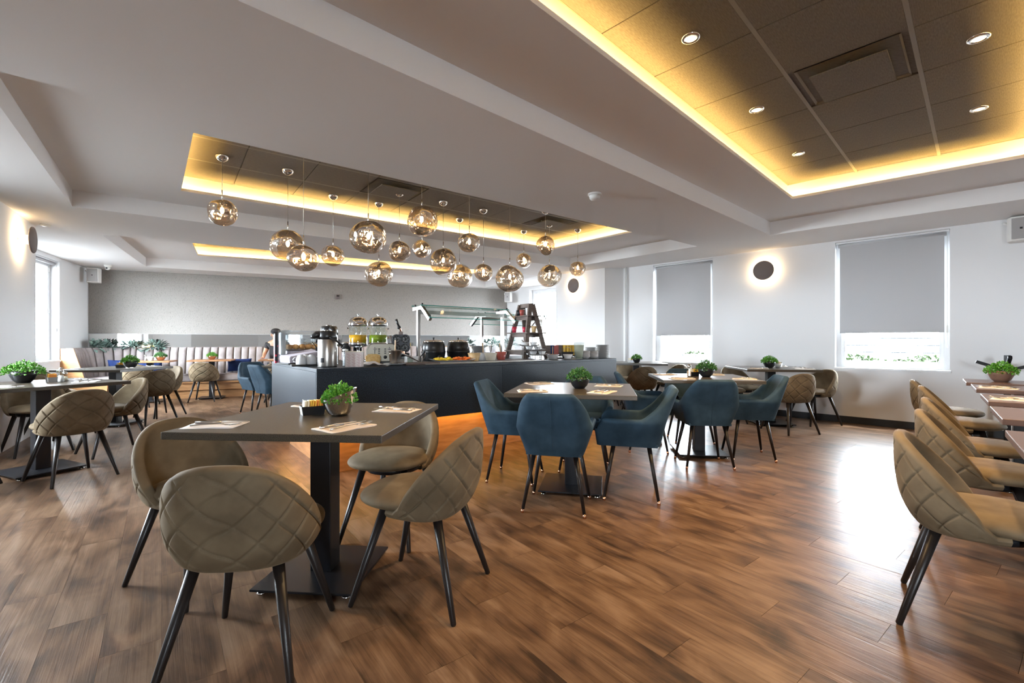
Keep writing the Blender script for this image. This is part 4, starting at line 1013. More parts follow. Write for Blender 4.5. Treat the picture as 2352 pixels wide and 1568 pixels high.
# bread case
t = at('bread_case', 'clear acrylic bread case with rolls behind the cups', 'display case', -2.30, 5.02, CA)
MB().box((0, 0, .06), (.40, .30, .12)).build('stand', M['parcel'], t, bevel=.004); MB().box((0, 0, .128), (.42, .32, .014)).build('tray', M['ladder'], t, bevel=.004)
f = MB(); f.box((0, .15, .235), (.40, .004, .20)).box((-.2, 0, .235), (.004, .30, .20)).box((.2, 0, .235), (.004, .30, .20)).box((0, .02, .335), (.40, .27, .004)); f.build('hood', M['acrylic'], t)
for k in range(9): MB().box((0, .144, .15 + k * .017), (.38, .003, .003)).build('wire', M['chrome'], t)
rr = random.Random(4)
for k in range(11):
    p = Matrix.Rotation(CA, 3, 'Z') @ Vector((-.165 + (k % 6) * .065 + (.03 if k > 5 else 0), -.08 + (k // 6) * .10, .135))
    o = MB().ball((0, 0, .028), (.040, .03, .028), 12, 8, fn=lambda d: 1 + .08 * math.sin(7 * d.x)).build('bread_roll', M['bread'], loc=(-2.30 + p.x, 5.02 + p.y, CH + p.z), rz=rr.uniform(0, 3)); tag(o, 'golden bread roll, %s from the left in the %s row of the acrylic case' % (['first', 'second', 'third', 'fourth', 'fifth', 'sixth'][k % 6], 'front' if k < 6 else 'back'), 'bread', 'rolls in the bread case')
# cloth covered basket
t = at('covered_basket', 'slanting basket wrapped in lilac white cloth left of the cups', 'basket', -2.09, 4.50, CA + .25)
b = MB(); b.add([(-.16, -.1, .012), (.17, -.1, .012), (.17, .1, .012), (-.16, .1, .012), (-.165, -.105, .075), (.17, -.105, .13), (.17, .105, .145), (-.165, .105, .085)], [(3, 2, 1, 0), (4, 5, 6, 7), (0, 1, 5, 4), (1, 2, 6, 5), (2, 3, 7, 6), (3, 0, 4, 7)]); b.build('cloth', M['parcel'], t, bevel=.015)
MB().box((0, 0, .007), (.36, .23, .014)).build('tray', M['blackp'], t, bevel=.004)
# cups on tray
t = at('cup_tray', 'black tray under the upturned white cups', 'tray', -1.82, 4.12, CA - .15); MB().box((0, 0, .008), (.33, .17, .016)).build('tray', M['blackp'], t, bevel=.006)
cpm = MB().lathe([(.040, 0), (.043, .004), (.041, .05), (.030, .078), (.018, .082), (.018, .086), (.015, .086), (0, .083)], 28).mesh('cup', M['white']); cph = MB().tube([(.04, 0, .02), (.062, 0, .025), (.066, 0, .045), (.05, 0, .062), (.036, 0, .062)], .0045, 8).mesh('handle', M['white'])
for k, (a, c_, lb) in enumerate(((-.085, -.03, 'upturned white cup, leftmost of the three on the black tray'), (.0, -.025, 'upturned white cup, middle of the three on the black tray'), (.088, -.03, 'upturned white cup next to the front airpot'), (-.04, .05, 'upturned white cup in the second row on the black tray'))):
    p = Matrix.Rotation(CA - .15, 3, 'Z') @ Vector((a, c_, .016)); o = link('cup', cpm, None, (-1.82 + p.x, 4.12 + p.y, CH + p.z), .3 + PI); tag(o, lb, 'cup', 'cups on the black tray'); h_ = link('handle', cph, o)
t = at('stirrer_jar', 'small black jar holding dark stirrers behind the cups', 'jar', -1.95, 4.58); MB().lathe([(0, 0), (.025, 0), (.028, .07), (.026, .16), (.022, .16), (.02, .02)], 18).build('jar', M['blackp'], t)
for a in (-.2, .05): MB().tube([(0, 0, .1), (a * .12, 0, .17), (a * .3, .01, .215)], .005, 8).build('stirrer', M['blackp'], t)
t = at('sugar_jar', 'clear jar of sparkling sugar right of the front airpot', 'jar', -1.49, 4.07); MB().lathe([(0, 0), (.026, 0), (.026, .135), (.022, .14)], 18).build('jar', M['glass'], t); MB().lathe([(0, .004), (.0235, .004), (.0235, .12), (0, .12)], 18).build('sugar', M['silverspk'], t); MB().lathe([(.024, .135), (.025, .15), (0, .155)], 18).build('lid', M['wplastic'], t)
t = at('tea_box', 'white box printed with red script and cups beside the front airpot', 'box', -1.375, 3.97, CA - .62)
MB().box((0, 0, .066), (.138, .075, .132)).build('carton', M['teabox'], t, bevel=.002); MB().box((0, .0, .133), (.142, .079, .006)).build('lid', M['cream'], t)
b = MB()
for r_ in range(5):
    for k in range(3):
        x0 = -.055 + k * .043; z0 = .018 + r_ * .023
        b.tube([(x0 + .003 * j, -.0385, z0 + .004 * math.sin(j * 1.9 + k)) for j in range(10)], .0008, 4)
        b.tube([(x0 + .022 + .012 * math.cos(q), -.0385, z0 - .004 + .008 * math.sin(q)) for q in (3.3, 3.9, 4.5, 5.1, 5.7)], .0011, 4)
b.build('red_script', M['redink'], t)
t = at('bread_loaf', 'cut loaf showing its pale slice in front of the toaster', 'bread', -1.30, 4.22, CA - .3)
for k in range(3):
    s_ = MB(); s_.prism([(-.05, 0), (.05, 0), (.058, .05), (.05, .08), (.02, .09), (-.03, .09), (-.056, .07), (-.056, .04)], 0, .014, T=Matrix.Translation((.012 * k, .02 * k, .012)) @ Matrix.Rotation(PI / 2 - .12, 4, 'X')); s_.build('slice', M['loaf'], t, bevel=.003)
t = at('bread_cloth', 'crumpled pale cloth lying in front of the bread slices', 'cloth', -1.24, 4.13, CA - .2)
def clo(u, v):
    x, y = (u - .5) * .26, (v - .5) * .16; return Vector((x, y, .008 + .05 * max(0, math.cos(x * 9 + 1.0) * math.cos(y * 14)) * (1 - abs(u - .5) * 1.6) + .006 * math.sin(u * 20 + v * 9)))
MB().grid(clo, 24, 16).build('cloth', M['wnapkin'], t)
# toaster
t = at('toaster', 'four slot steel toaster on the counter below the green juice', 'toaster', -1.33, 4.62, CA - .3)
MB().prism([(-.14, 0), (.14, 0), (.14, .12), (.115, .172), (.09, .18), (-.09, .18), (-.115, .172), (-.14, .12)], -.12, .12, T=Matrix.Translation((0, 0, .02)) @ Matrix.Rotation(PI / 2, 4, 'X')).build('body', M['toastersteel'], t, bevel=.006)
MB().box((0, 0, .012), (.25, .22, .024)).build('base', M['blackp'], t)
for x in (-.07, .07):
    MB().box((x, -.1215, .115), (.006, .003, .10)).build('lever_slot', M['blackp'], t); MB().box((x, -.13, .145), (.035, .02, .012)).build('lever', M['chrome'], t, bevel=.002)
    MB().lathe([(.018, 0), (.016, .014), (0, .015)], 16, T=Matrix.Translation((x * .42, -.121, .065)) @ Matrix.Rotation(PI / 2, 4, 'X')).build('knob', M['blackp'], t)
    for z in (.105, .125, .145): MB().box((x * .42, -.122, z), (.018, .006, .010)).build('button', M['blackp'], t, bevel=.002)
    for y in (-.05, .05): MB().box((x, y, .2005), (.10, .022, .003)).build('slot', M['blackp'], t)
# juice dispensers
def juice(x, y, m, label):
    t = at('juice_dispenser', label, 'juice dispenser', x, y, None, 'juice dispensers')
    MB().lathe([(0, 0), (.08, 0), (.075, .012), (.022, .03), (.016, .12), (.02, .15), (.04, .165)], 28).build('stand', M['chrome'], t)
    MB().lathe([(.03, .16), (.09, .165), (.102, .18), (.102, .205), (.098, .21), (0, .21)], 36).build('lower_ring', M['chrome'], t)
    MB().lathe([(.1, .205), (.1, .40), (.097, .40), (.097, .205)], 36, cap=False).build('cylinder', M['glass'], t)
    MB().lathe([(0, .21), (.095, .21), (.095, .292), (0, .292)], 36).build('juice', M[m], t)
    MB().lathe([(0, .21), (.03, .21), (.03, .395), (0, .395)], 18).build('ice_tube', M['acrylic'], t)
    MB().lathe([(.106, .392), (.107, .405), (.104, .425), (.098, .45), (.078, .478), (.04, .494), (.012, .498), (.008, .503), (.008, .515), (.014, .52), (.014, .527), (0, .53)], 36).build('lid', M['chrome'], t)
    for s_ in (-1, 1):
        MB().tube([(s_ * .103, 0, .365), (s_ * .125, 0, .368)], [.005, .011], 10).build('side_knob', M['chrome'], t)
    MB().tube([(0, -.05, .175), (0, -.11, .172), (0, -.115, .15)], .008, 8).build('tap', M['chrome'], t)
juice(-1.725, 5.1, 'juiceo', 'glass dispenser of orange juice with domed chrome lid')
juice(-1.501, 5.1, 'juiceg', 'glass dispenser of green juice with domed chrome lid')
# waffle maker
t = at('waffle_maker', 'black cast iron waffle maker standing open with its handle up', 'waffle maker', -1.17, 4.78, .18)
MB().box((0, .0, .055), (.21, .20, .03)).build('stand', M['blackp'], t, bevel=.004)
for x in (-.085, .085):
    for y in (-.08, .08): MB().tube([(x, y, .05), (x * 1.1, y * 1.1, 0)], .008, 8).build('leg', M['blackp'], t)
MB().box((0, -.01, .085), (.18, .17, .03)).build('lower_plate', M['darkmetal'], t, bevel=.01)
MB().box((0, -.095, .105), (.10, .012, .03)).build('name_plate', M['copper'], t, bevel=.002)
o = [(math.cos(a), math.sin(a)) for a in (0, 1)]
lid = MB(); PP = []
for cx__, cz__, a0 in ((.042, .042, -.4), (.042, .142, .2)): pass
pts = []
for cx__, cz__, a0, a1 in ((.044, .15, -.3, 1.9), (-.044, .15, 1.24, 3.44), (-.044, .06, 2.84, 5.0), (.044, .06, 4.42, 6.58)):
    pts += [(cx__ + .052 * math.cos(a0 + (a1 - a0) * k / 7), cz__ + .052 * math.sin(a0 + (a1 - a0) * k / 7)) for k in range(8)]
lid.prism(pts, -.02, .02, T=Matrix.Translation((0, .05, .095)) @ Matrix.Rotation(PI / 2, 4, 'X')); lo = lid.build('lid', M['darkmetal'], t)
for cx__ in (-.044, .044):
    for cz__ in (.06, .15):
        A = Matrix.Translation((cx__, .03, .095 + cz__)) @ Matrix.Rotation(PI / 2, 4, 'X'); rg = MB().lathe([(.040, -.002), (.043, .008), (.040, .010), (.034, .002), (.012, .002), (.012, .009), (0, .009)], 24, T=A)
        for k in range(8): a = k * PI / 4; rg.bar(A @ Vector((.012 * math.cos(a), .012 * math.sin(a), .004)), A @ Vector((.036 * math.cos(a), .036 * math.sin(a), .004)), .004, .005)
        rg.build('mould', M['blackp'], lo)
MB().box((0, .05, .305), (.045, .035, .04)).build('hinge_block', M['ladder'], t, bevel=.004)
hd = MB().tube([(0, .05, .32), (-.008, .05, .36), (-.018, .05, .375)], .009, 8).build('handle_arm', M['copper'], t)
MB().ball((-.02, .05, .37), .021, 12, 8).tube([(-.022, .05, .38), (-.05, .05, .455)], [.010, .015], 10).build('handle', M['blackp'], t)
t = at('small_white_box', 'small white and green box behind the bucket plate', 'box', -1.02, 4.62, CA); MB().box((0, 0, .035), (.13, .06, .07)).build('carton', M['white'], t, bevel=.002)
for k in range(4): MB().box((-.03, -.0305, .016 + k * .012), (.06, .002, .005)).build('green_stripe', M['leafd'], t)
# bucket on plate with spatula
t = at('serving_plate', 'grey plate with crumpled paper under the steel bucket', 'plate', -1.08, 4.20); MB().lathe([(0, .004), (.06, .004), (.10, .018), (.102, .021), (.06, .009), (0, .008)], 32).build('plate', M['greyceramic'], t)
def pap(u, v): x, y = (u - .5) * .18, (v - .5) * .14; return Vector((x, y, .018 + .006 * math.sin(u * 13) * math.cos(v * 9)))
MB().grid(pap, 14, 10).build('paper', M['wnapkin'], t)
t = at('steel_bucket', 'small steel bucket with a wooden spatula in it', 'bucket', -1.08, 4.20, None, None, CH + .024); MB().lathe([(0, 0), (.044, 0), (.047, .01), (.056, .105), (.066, .112), (.066, .115), (.053, .108), (.043, .01)], 30).build('bucket', M['steel'], t)
for s_ in (-1, 1): MB().ball((s_ * .056, -.02, .085), .008, 10, 6).build('ear', M['chrome'], t)
MB().bar((0, 0, .02), (.004, .0, .21), .018, .006).build('spatula', M['spoonwood'], t)
# tongs on tray
t = at('serving_tray', 'dark cloth lined tray holding the tongs at the counter front', 'tray', -.90, 4.40, CA); MB().box((0, 0, .009), (.36, .20, .018)).build('tray', M['ladder'], t, bevel=.006)
for nm, y, a, lb in (('tongs', 4.36, .9, 'steel tongs leaning left on the dark tray'), ('tongs', 4.44, 2.2, 'black gripped tongs leaning right on the dark tray')):
    t = at(nm, lb, 'tongs', -.92 + (.05 if a > 1 else -.06), y, a - .3, None, CH + .018)
    for s_ in (-1, 1): MB().tube([(-.10, s_ * .004, .10), (.0, s_ * .02, .055), (.10, s_ * .010, .006)], [.006, .006, .005], 6).build('arm', M['blackp'] if (s_ > 0 and a > 1) else M['steel'], t)
    MB().ball((-.10, 0, .10), .012, 10, 6).build('pivot', M['blackp'], t)
# sneeze guards
def guard(pa, pb, side, label):
    pa, pb = Vector(pa), Vector(pb); d = pb - pa; t = thing('sneeze_guard', label, 'sneeze guard', (pa.x, pa.y, CH), math.atan2(d.y, d.x), 'glass sneeze guards'); ln = d.length; H = .545
    for x in (0, ln):
        MB().box((x, 0, H / 2), (.032, .032, H)).build('post', M['steel'], t, bevel=.002)
        ar = MB(); ar.bar((x, side * -.10, H + .012), (x, side * .09, H + .022), .032, .034).bar((x, side * .085, H + .022), (x, side * .25, H - .105), .032, .034); ar.build('arm', M['steel'], t)
        for yy, zz in ((side * -.07, H + .045), (side * .085, H + .052), (side * .245, H - .075)): MB().lathe([(0, 0), (.009, 0), (.009, .03), (0, .03)], 10, (x, yy, zz - .015)).build('clamp', M['blackp'], t)
    MB().box((ln / 2, 0, H - .02), (ln, .028, .04)).build('crossbar', M['steel'], t)
    g = MB().box((ln / 2, side * -.005, H + .046), (ln + .05, .20, .008)).build('top_glass', M['greenglass'], t)
    MB().box((ln / 2, side * .094, H + .046), (ln + .05, .003, .009)).box((ln / 2, side * -.104, H + .046), (ln + .05, .003, .009)).build('glass_edge', M['teal'], g)
    s2 = MB().bar((ln / 2, side * .10, H + .045), (ln / 2, side * .265, H - .085), ln + .05, .008).build('slanted_glass', M['greenglass'], t)
    MB().bar((-.02, side * .267, H - .087), (ln + .02, side * .267, H - .087), .004, .008).build('glass_edge', M['teal'], s2)
guard((-.969, 4.71), (-.114, 5.40), -1, 'glass sneeze guard on steel posts at the front of the counter')
guard((-.40, 6.05), (.43, 6.75), 1, 'glass sneeze guard on steel posts facing the rear of the counter')
# soup kettles, plates, bowls
def kettle(x, y, label):
    t = at('soup_kettle', label, 'soup kettle', x, y, None, 'black soup kettles')
    MB().lathe([(0, 0), (.115, 0), (.118, .015), (.132, .06), (.136, .09), (.140, .098), (.140, .106), (.135, .112), (.133, .15), (.125, .195), (.113, .215)], 40).build('body', M['blackp'], t)
    MB().lathe([(.117, .212), (.119, .219), (.10, .231), (.05, .240), (0, .242)], 36).build('lid', M['chrome'], t)
    MB().lathe([(0, .24), (.008, .24), (.006, .25), (.012, .256), (.012, .264), (0, .267)], 14).build('lid_knob', M['blackp'], t)
    MB().lathe([(.02, 0), (.018, .02), (0, .021)], 14, T=Matrix.Translation((0, -.128, .045)) @ Matrix.Rotation(PI / 2, 4, 'X')).build('dial', M['blackp'], t)
kettle(-.905, 5.25, 'black soup kettle with chrome lid, left one of the two'); kettle(-.64, 5.42, 'black soup kettle with chrome lid, right one of the two')
ORD = ['first', 'second', 'third', 'fourth', 'fifth', 'sixth', 'seventh', 'eighth', 'ninth', 'tenth', 'eleventh', 'twelfth', 'thirteenth', 'fourteenth', 'fifteenth']
plm = MB().lathe([(0, .003), (.05, .0), (.055, .003), (.098, .013), (.10, .016), (.055, .008), (0, .008)], 32).mesh('plate', M['greyceramic'])
def stack(x, y, n, lab, grp, s=1.):
    for k in range(n):
        o = link('plate', plm, None, (x + R.uniform(-.002, .002), y + R.uniform(-.002, .002), CH + .0115 * k), k); o.scale = (s, s, 1)
        tag(o, ('topmost' if k == n - 1 else 'bottom' if k == 0 else ORD[n - 1 - k] + ' from top') + ' grey plate, stack ' + lab, 'plate', grp)
stack(-.42, 5.66, 14, 'behind the right soup kettle', 'plates stacked behind the kettles'); stack(1.195, 6.0, 15, 'at the right end of the counter', 'plates stacked at the counter end', .88); stack(1.075, 6.2, 12, 'just behind the tallest at the counter end', 'plates in the second stack at the counter end', .8)
t = at('fruit_platter', 'long white platter of cut yellow and orange fruit', 'platter', -.625, 4.74, CA - .22, None, CH + .012)
def plat(u, v):
    x, y = (u - .5) * .46, (v - .5) * .19; return Vector((x, y, .004 + .028 * max(abs(u - .5) * 2, abs(v - .5) * 1.6) ** 4))
MB().grid(plat, 24, 12).grid(lambda u, v: plat(u, v) - Vector((0, 0, .005)), 24, 12).build('platter', M['white'], t)
rr = random.Random(9)
for k in range(46):
    x = -.18 + .36 * (k / 45); m = 'fruity' if x < .01 else 'fruito'
    MB().ball((0, 0, 0), (.026, .018, .011), 8, 5, T=Matrix.Translation((x, rr.uniform(-.055, .055), .018 + rr.uniform(0, .022))) @ Matrix.Rotation(rr.uniform(0, 3), 4, 'Z') @ Matrix.Rotation(rr.uniform(-.5, .5), 4, 'X')).build('fruit_slice', M[m], t)
def bowl(x, y, m, r, h, label, z=CH, spoon=None, square=False, fill=None):
    t = at('serving_bowl', label, 'bowl', x, y, None, None, z)
    MB().lathe([(0, 0), (r * .62, 0), (r * .68, .006), (r, h), (r * .94, h), (r * .62, .012), (0, .01)], 30).build('bowl', M[m], t)
    if fill: MB().ball((0, 0, h * .72), (r * .88, r * .88, h * .36), 18, 8, fn=lambda d: 1 + .05 * math.sin(11 * d.x) * math.sin(9 * d.y)).build('filling', M[fill], t)
    else: MB().lathe([(0, h * .62), (r * .84, h * .62)], 24, cap=False).build('filling', M['cream'], t)
    if spoon: MB().tube([(0, 0, h * .5), (spoon[0] * .5, spoon[1] * .5, h * .5 + spoon[2] * .5), (spoon[0], spoon[1], h * .5 + spoon[2])], .006, 8).build('spoon', M['spoonwood'] if spoon[2] > .12 else M['steel'], t)
    return t
bowl(-.405, 4.88, 'tan', .072, .085, 'tan serving bowl at the right end of the fruit platter', CH + .012, (-.03, -.0, .11))
bowl(-.32, 5.08, 'greyceramic', .072, .085, 'grey serving bowl squeezed between the tan and pale ones', CH + .012, (.005, .02, .15))
bowl(-.235, 5.0, 'palebowl', .074, .085, 'pale cream serving bowl left of the terracotta one', CH + .012, (.05, .05, .12))
bowl(-.125, 5.20, 'redbowl', .066, .09, 'terracotta serving bowl beside the right guard post', CH + .012, (.0, .03, .14))
# ladder shelf
t = at('ladder_shelf', 'grey brown wooden A frame ladder shelf with jars and cups', 'shelf', .19, 6.0, -.95)
H = .70
for y, lean in ((-.17, 1), (.17, -1)):
    for x in (-.15, .15): MB().bar((x * 1.35, y * 1.05, 0), (x * .72, y * .12, H), .062, .024, up=(1, 0, 0)).build('side_rail', M['ladder'], t)
for z, wd, dp in ((.10, .50, .40), (.33, .44, .32), (.55, .36, .22)):
    MB().box((0, 0, z), (wd, dp, .014)).build('shelf_board', M['ladder'], t, bevel=.002); 
    for y in (-dp / 2 + .04, dp / 2 - .04): MB().box((0, y, z - .03), (wd * .8, .018, .045)).build('batten', M['ladder'], t)
MB().box((0, 0, H - .01), (.22, .05, .05)).build('top_bar', M['ladder'], t)
def cup(x, y, z, m, label, s=1.):
    A = Matrix.Translation((.19, 6.0, CH)) @ Matrix.Rotation(-.95, 4, 'Z') @ Vector((x, y, z)); t2 = thing('lidded_cup', label, 'cup', A, 0, 'cups and jars on the ladder shelf')
    MB().lathe([(0, 0), (.024 * s, 0), (.033 * s, .075 * s), (0, .075 * s)], 20).build('cup', M[m], t2); MB().lathe([(.034 * s, .075 * s), (.034 * s, .083 * s), (.028 * s, .088 * s), (0, .088 * s)], 20).build('lid', M['acrylic'], t2)
cup(-.12, -.11, .338, 'red', 'red lidded cup at the left of the middle ladder shelf'); cup(.09, -.10, .338, 'red', 'red lidded cup in the middle of the middle ladder shelf', .9); cup(.185, -.02, .338, 'tan', 'brownish lidded cup at the right of the middle ladder shelf', 1.05)
cup(-.09, -.06, .558, 'darkmetal', 'dark lidded jar in the middle of the top ladder shelf'); cup(-.02, -.06, .558, 'redbowl', 'dark berry jar right of another on the top ladder shelf'); cup(-.15, -.05, .558, 'glass', 'clear empty jar at the left of the top ladder shelf', .9)
# tiered stand
t = at('tiered_stand', 'three tier stand of white rectangular plates between ladder shelf and granola', 'stand', .26, 5.45, .15)
for k, (z, dx) in enumerate(((.055, .05), (.115, .0), (.165, -.05))):
    def tp(u, v, z=z, dx=dx): x, y = (u - .5) * .26, (v - .5) * .16; return Vector((x + dx, y, z + .016 * (abs(u - .5) * 2) ** 3 + .008 * (abs(v - .5) * 2) ** 3))
    MB().grid(tp, 14, 8).grid(lambda u, v: tp(u, v) - Vector((0, 0, .005)), 14, 8).build('tier_plate', M['white'], t)
    for s_ in (-1, 1): MB().tube([(dx + s_ * .08, -.05, 0), (dx + s_ * .08, -.05, z)], .003, 6).tube([(dx + s_ * .08, .05, 0), (dx + s_ * .08, .05, z)], .003, 6).build('wire_leg', M['blackp'], t)
A_ = Matrix.Translation((.26, 5.45, CH)) @ Matrix.Rotation(.15, 4, 'Z')
for z, dx, nm in ((.063, .05, 'bottom'), (.123, .0, 'middle'), (.173, -.05, 'top')):
    for s_, sd in ((-.055, 'left'), (.05, 'right')):
        q = A_ @ Vector((dx + s_, 0, z)); bowl(q.x, q.y, 'white', .048, .04, 'small white bowl at the %s of the %s tier of the stand' % (sd, nm), q.z, (-.05, 0, .045) if sd == 'left' else None)
bowl(.50, 5.60, 'greyceramic', .082, .062, 'grey bowl heaped with brown granola', CH, (-.0, .0, .13), fill='granola')
t = at('tea_rack', 'rack of colourful tea packets behind the granola bowl', 'rack', .68, 6.38, .12)
MB().box((0, 0, .02), (.46, .16, .012)).build('shelf', M['darkmetal'], t)
for k, (x, m, wd) in enumerate(((-.185, 'ladder', .06), (-.13, 'navy', .05), (-.075, 'redbowl', .07), (-.02, 'ladder', .05), (.04, 'yellow', .035), (.085, 'yellow', .032), (.125, 'yellow', .032), (.165, 'yellow', .03), (.2, 'cream', .03))):
    MB().box((x, -.02, .10), (wd, .10, .14)).build('packet', M[m], t, bevel=.002)
for s_ in (-1, 1): MB().tube([(s_ * .22, .07, 0), (s_ * .22, .07, .10)], .004, 6).build('leg', M['blackp'], t)
t = at('wire_basket', 'dark wire basket with arched handle next to the yogurt glass', 'basket', .72, 5.92); MB().lathe([(0, .002), (.06, .002), (.085, .085), (.080, .085), (.056, .01)], 24).build('basket', M['darkmetal'], t)
MB().tube([(.08 * math.cos(a), 0, .085 + .06 * math.sin(a)) for a in [k * PI / 10 for k in range(11)]], .003, 6).build('handle', M['steel'], t)
t = at('yogurt_glass', 'tall glass vessel of pale yogurt near the counter end', 'vessel', .845, 5.74); MB().lathe([(0, 0), (.048, 0), (.066, .185), (.068, .2), (.064, .2), (.046, .006)], 28).build('glass', M['glass'], t); MB().lathe([(0, .006), (.045, .006), (.061, .175), (0, .178)], 28).build('yogurt', M['yog'], t)
MB().lathe([(.064, .198), (.069, .203), (.03, .21), (0, .21)], 24).build('lid', M['acrylic'], t)
t = at('saucer', 'dark saucer under the small white bowl near the yogurt glass', 'saucer', .69, 5.62); MB().lathe([(0, .002), (.05, .002), (.075, .012), (.05, .007), (0, .006)], 24).build('saucer', M['greyceramic'], t)
bowl(.69, 5.62, 'white', .062, .052, 'small white bowl on a saucer left of the yogurt glass', CH + .010)
bwm = MB().lathe([(0, 0), (.035, 0), (.058, .022), (.062, .045), (.058, .045), (.05, .02), (0, .008)], 26).mesh('bowl', M['greyceramic'])
for x, y, n, lb, g_ in ((.935, 5.80, 4, 'grey bowl of the small stack behind the yogurt glass', 'bowls stacked behind the yogurt glass'), (1.05, 5.86, 4, 'grey bowl of the small stack before the plates at the counter end', 'bowls stacked at the counter end')):
    for k in range(n): o = link('stacked_bowl', bwm, None, (x, y, CH + .019 * k), k * .7); tag(o, ['bottom', 'third from top', 'second from top', 'topmost'][k] + ' ' + lb, 'bowl', g_)
# black pots and bottles glimpsed behind the dispensers
for x, y, lb in ((-1.95, 5.35, 'black canister with silver lid left of the orange juice'), (-1.84, 5.42, 'black canister with silver lid just behind the orange juice')):
    t = at('canister', lb, 'canister', x, y); MB().lathe([(0, .10), (.05, .10), (.05, .19), (.04, .2)], 20).build('canister', M['blackp'], t); MB().lathe([(.052, .195), (.05, .205), (.02, .215), (0, .22)], 20).build('lid', M['chrome'], t); MB().lathe([(0, 0), (.05, 0), (.05, .1), (0, .1)], 20).build('stand', M['parcel'], t)

# ------------------------------------------------------------------ banquette, mirror, planters
BLW = Vector((-8.194, 8.792)); bu1 = Vector((.452, -.892)).normalized(); bu2 = Vector((.9155, .4025)).normalized()
n1, n2 = Vector((.892, .452)).normalized(), Vector((.4025, -.9155)).normalized()
RAD = .74; TL = RAD * 1.05
def bpath():
    pts = []                                           # (wall point, inward normal)
    a0, a1 = BLW + bu1 * 1.22, BLW + bu1 * TL; k = 4
    for i in range(k): pts.append((a0.lerp(a1, i / k), n1))
    for i in range(9):
        q = i / 8; n = n1.lerp(n2, q).normalized(); cen = BLW + bu1 * TL + n1 * RAD; pts.append((cen - n * RAD, n))
    b0 = BLW + bu2 * TL; b1 = BLW + bu2 * 6.6; k = 42
    for i in range(1, k + 1): pts.append((b0.lerp(b1, i / k), n2))
    return pts
BP = bpath()
bq = thing('banquette', 'long mauve grey channel backed banquette along the wallpapered wall', 'banquette', (0, 0, 0))
def sweep(prof, i0, i1, name, m, smooth=False, closed=True, bevel=0, parent=None):
    b = MB(); vs, fs = [], []; n = len(prof)
    for i in range(i0, i1 + 1):
        p, nn = BP[i]; vs += [(p.x + nn.x * o_, p.y + nn.y * o_, z) for o_, z in prof]
    for i in range(i1 - i0):
        for j in range(n): k = (j + 1) % n; fs.append((i * n + j, (i + 1) * n + j, (i + 1) * n + k, i * n + k))
    fs.append(tuple(range(n))); fs.append(tuple((i1 - i0) * n + j for j in range(n))[::-1])
    b.add(vs, fs, None, smooth); return b.build(name, m, parent or bq, bevel=bevel)
NBP = len(BP) - 1
sweep([(.02, 0), (.56, 0), (.56, .14), (.60, .16), (.60, .30), (.64, .30), (.64, .33), (.02, .33)], 0, NBP, 'wooden_base', M['orange_wood'])
sweep([(.02, .33), (.16, .33), (.06, .985), (.02, .985)], 0, NBP, 'back_core', M['mauve'])
i = 0
while i < NBP:
    j = min(NBP, i + (13 if i < 13 else 7)); sweep([(.20, .332), (.645, .332), (.655, .36), (.645, .455), (.60, .475), (.2, .465)], i, j, 'seat_cushion', M['mauve'], bevel=.018); i = j
# channels: one padded strip between neighbouring path stops
def lerp_path(i, q):
    p, nn = BP[i]; p2, m2 = BP[i + 1]; return p.lerp(p2, q), nn.lerp(m2, q)
for i in range(NBP):
    b = MB()
    def f(u, v, i=i):
        p, nn = lerp_path(i, .04 + .92 * u); z = .46 + .53 * v; o_ = .215 - .105 * v + .030 * (4 * u * (1 - u)) ** .45
        if v > .92: o_ -= (v - .92) / .08 * .03
        return Vector((p.x + nn.x * o_, p.y + nn.y * o_, z))
    def g(u, v, i=i):
        p, nn = lerp_path(i, .04 + .92 * u); q = f(u, 1.); e = Vector((p.x + nn.x * .03, p.y + nn.y * .03, .985)); r_ = q.lerp(e, v); r_.z += .018 * math.sin(PI * min(1, v * 1.2)) ; return r_
    b.grid(f, 8, 8).grid(g, 8, 4); b.build('back_channel', M['mauve'], bq)
p, nn = BP[0]
e_ = MB(); prof = [(.0, 0), (.58, 0), (.62, .30), (.62, .46), (.32, .46), (.17, 1.0), (.0, 1.0)]
e_.add([(p.x + nn.x * o_ + bu1.x * w_, p.y + nn.y * o_ + bu1.y * w_, z) for w_ in (0, .03) for o_, z in prof], [tuple(range(7)), tuple(range(7, 14))[::-1]] + [(k, (k + 1) % 7, 7 + (k + 1) % 7, 7 + k) for k in range(7)]); e_.build('end_panel', M['orange_wood'], bq)
p, nn = BP[31]; MB().box((0, .0, 0), (.10, .02, .06)).build('base_vent', M['blackp'], bq, loc=(p.x + nn.x * .605, p.y + nn.y * .605, .235), rz=face(n2))
# mirror strip above the banquette
mr = thing('wall_mirror', 'long low mirror strip between the banquette and the wallpaper', 'mirror', (BLW.x, BLW.y, 1.135), math.atan2(bu2.y, bu2.x))
MB().box((4.4, -.008, 0), (8.74, .012, .27)).build('mirror_glass', M['mirror'], mr); MB().box((4.4, -.012, -.14), (8.74, .03, .012)).build('ledge', M['orange_wood'], mr)
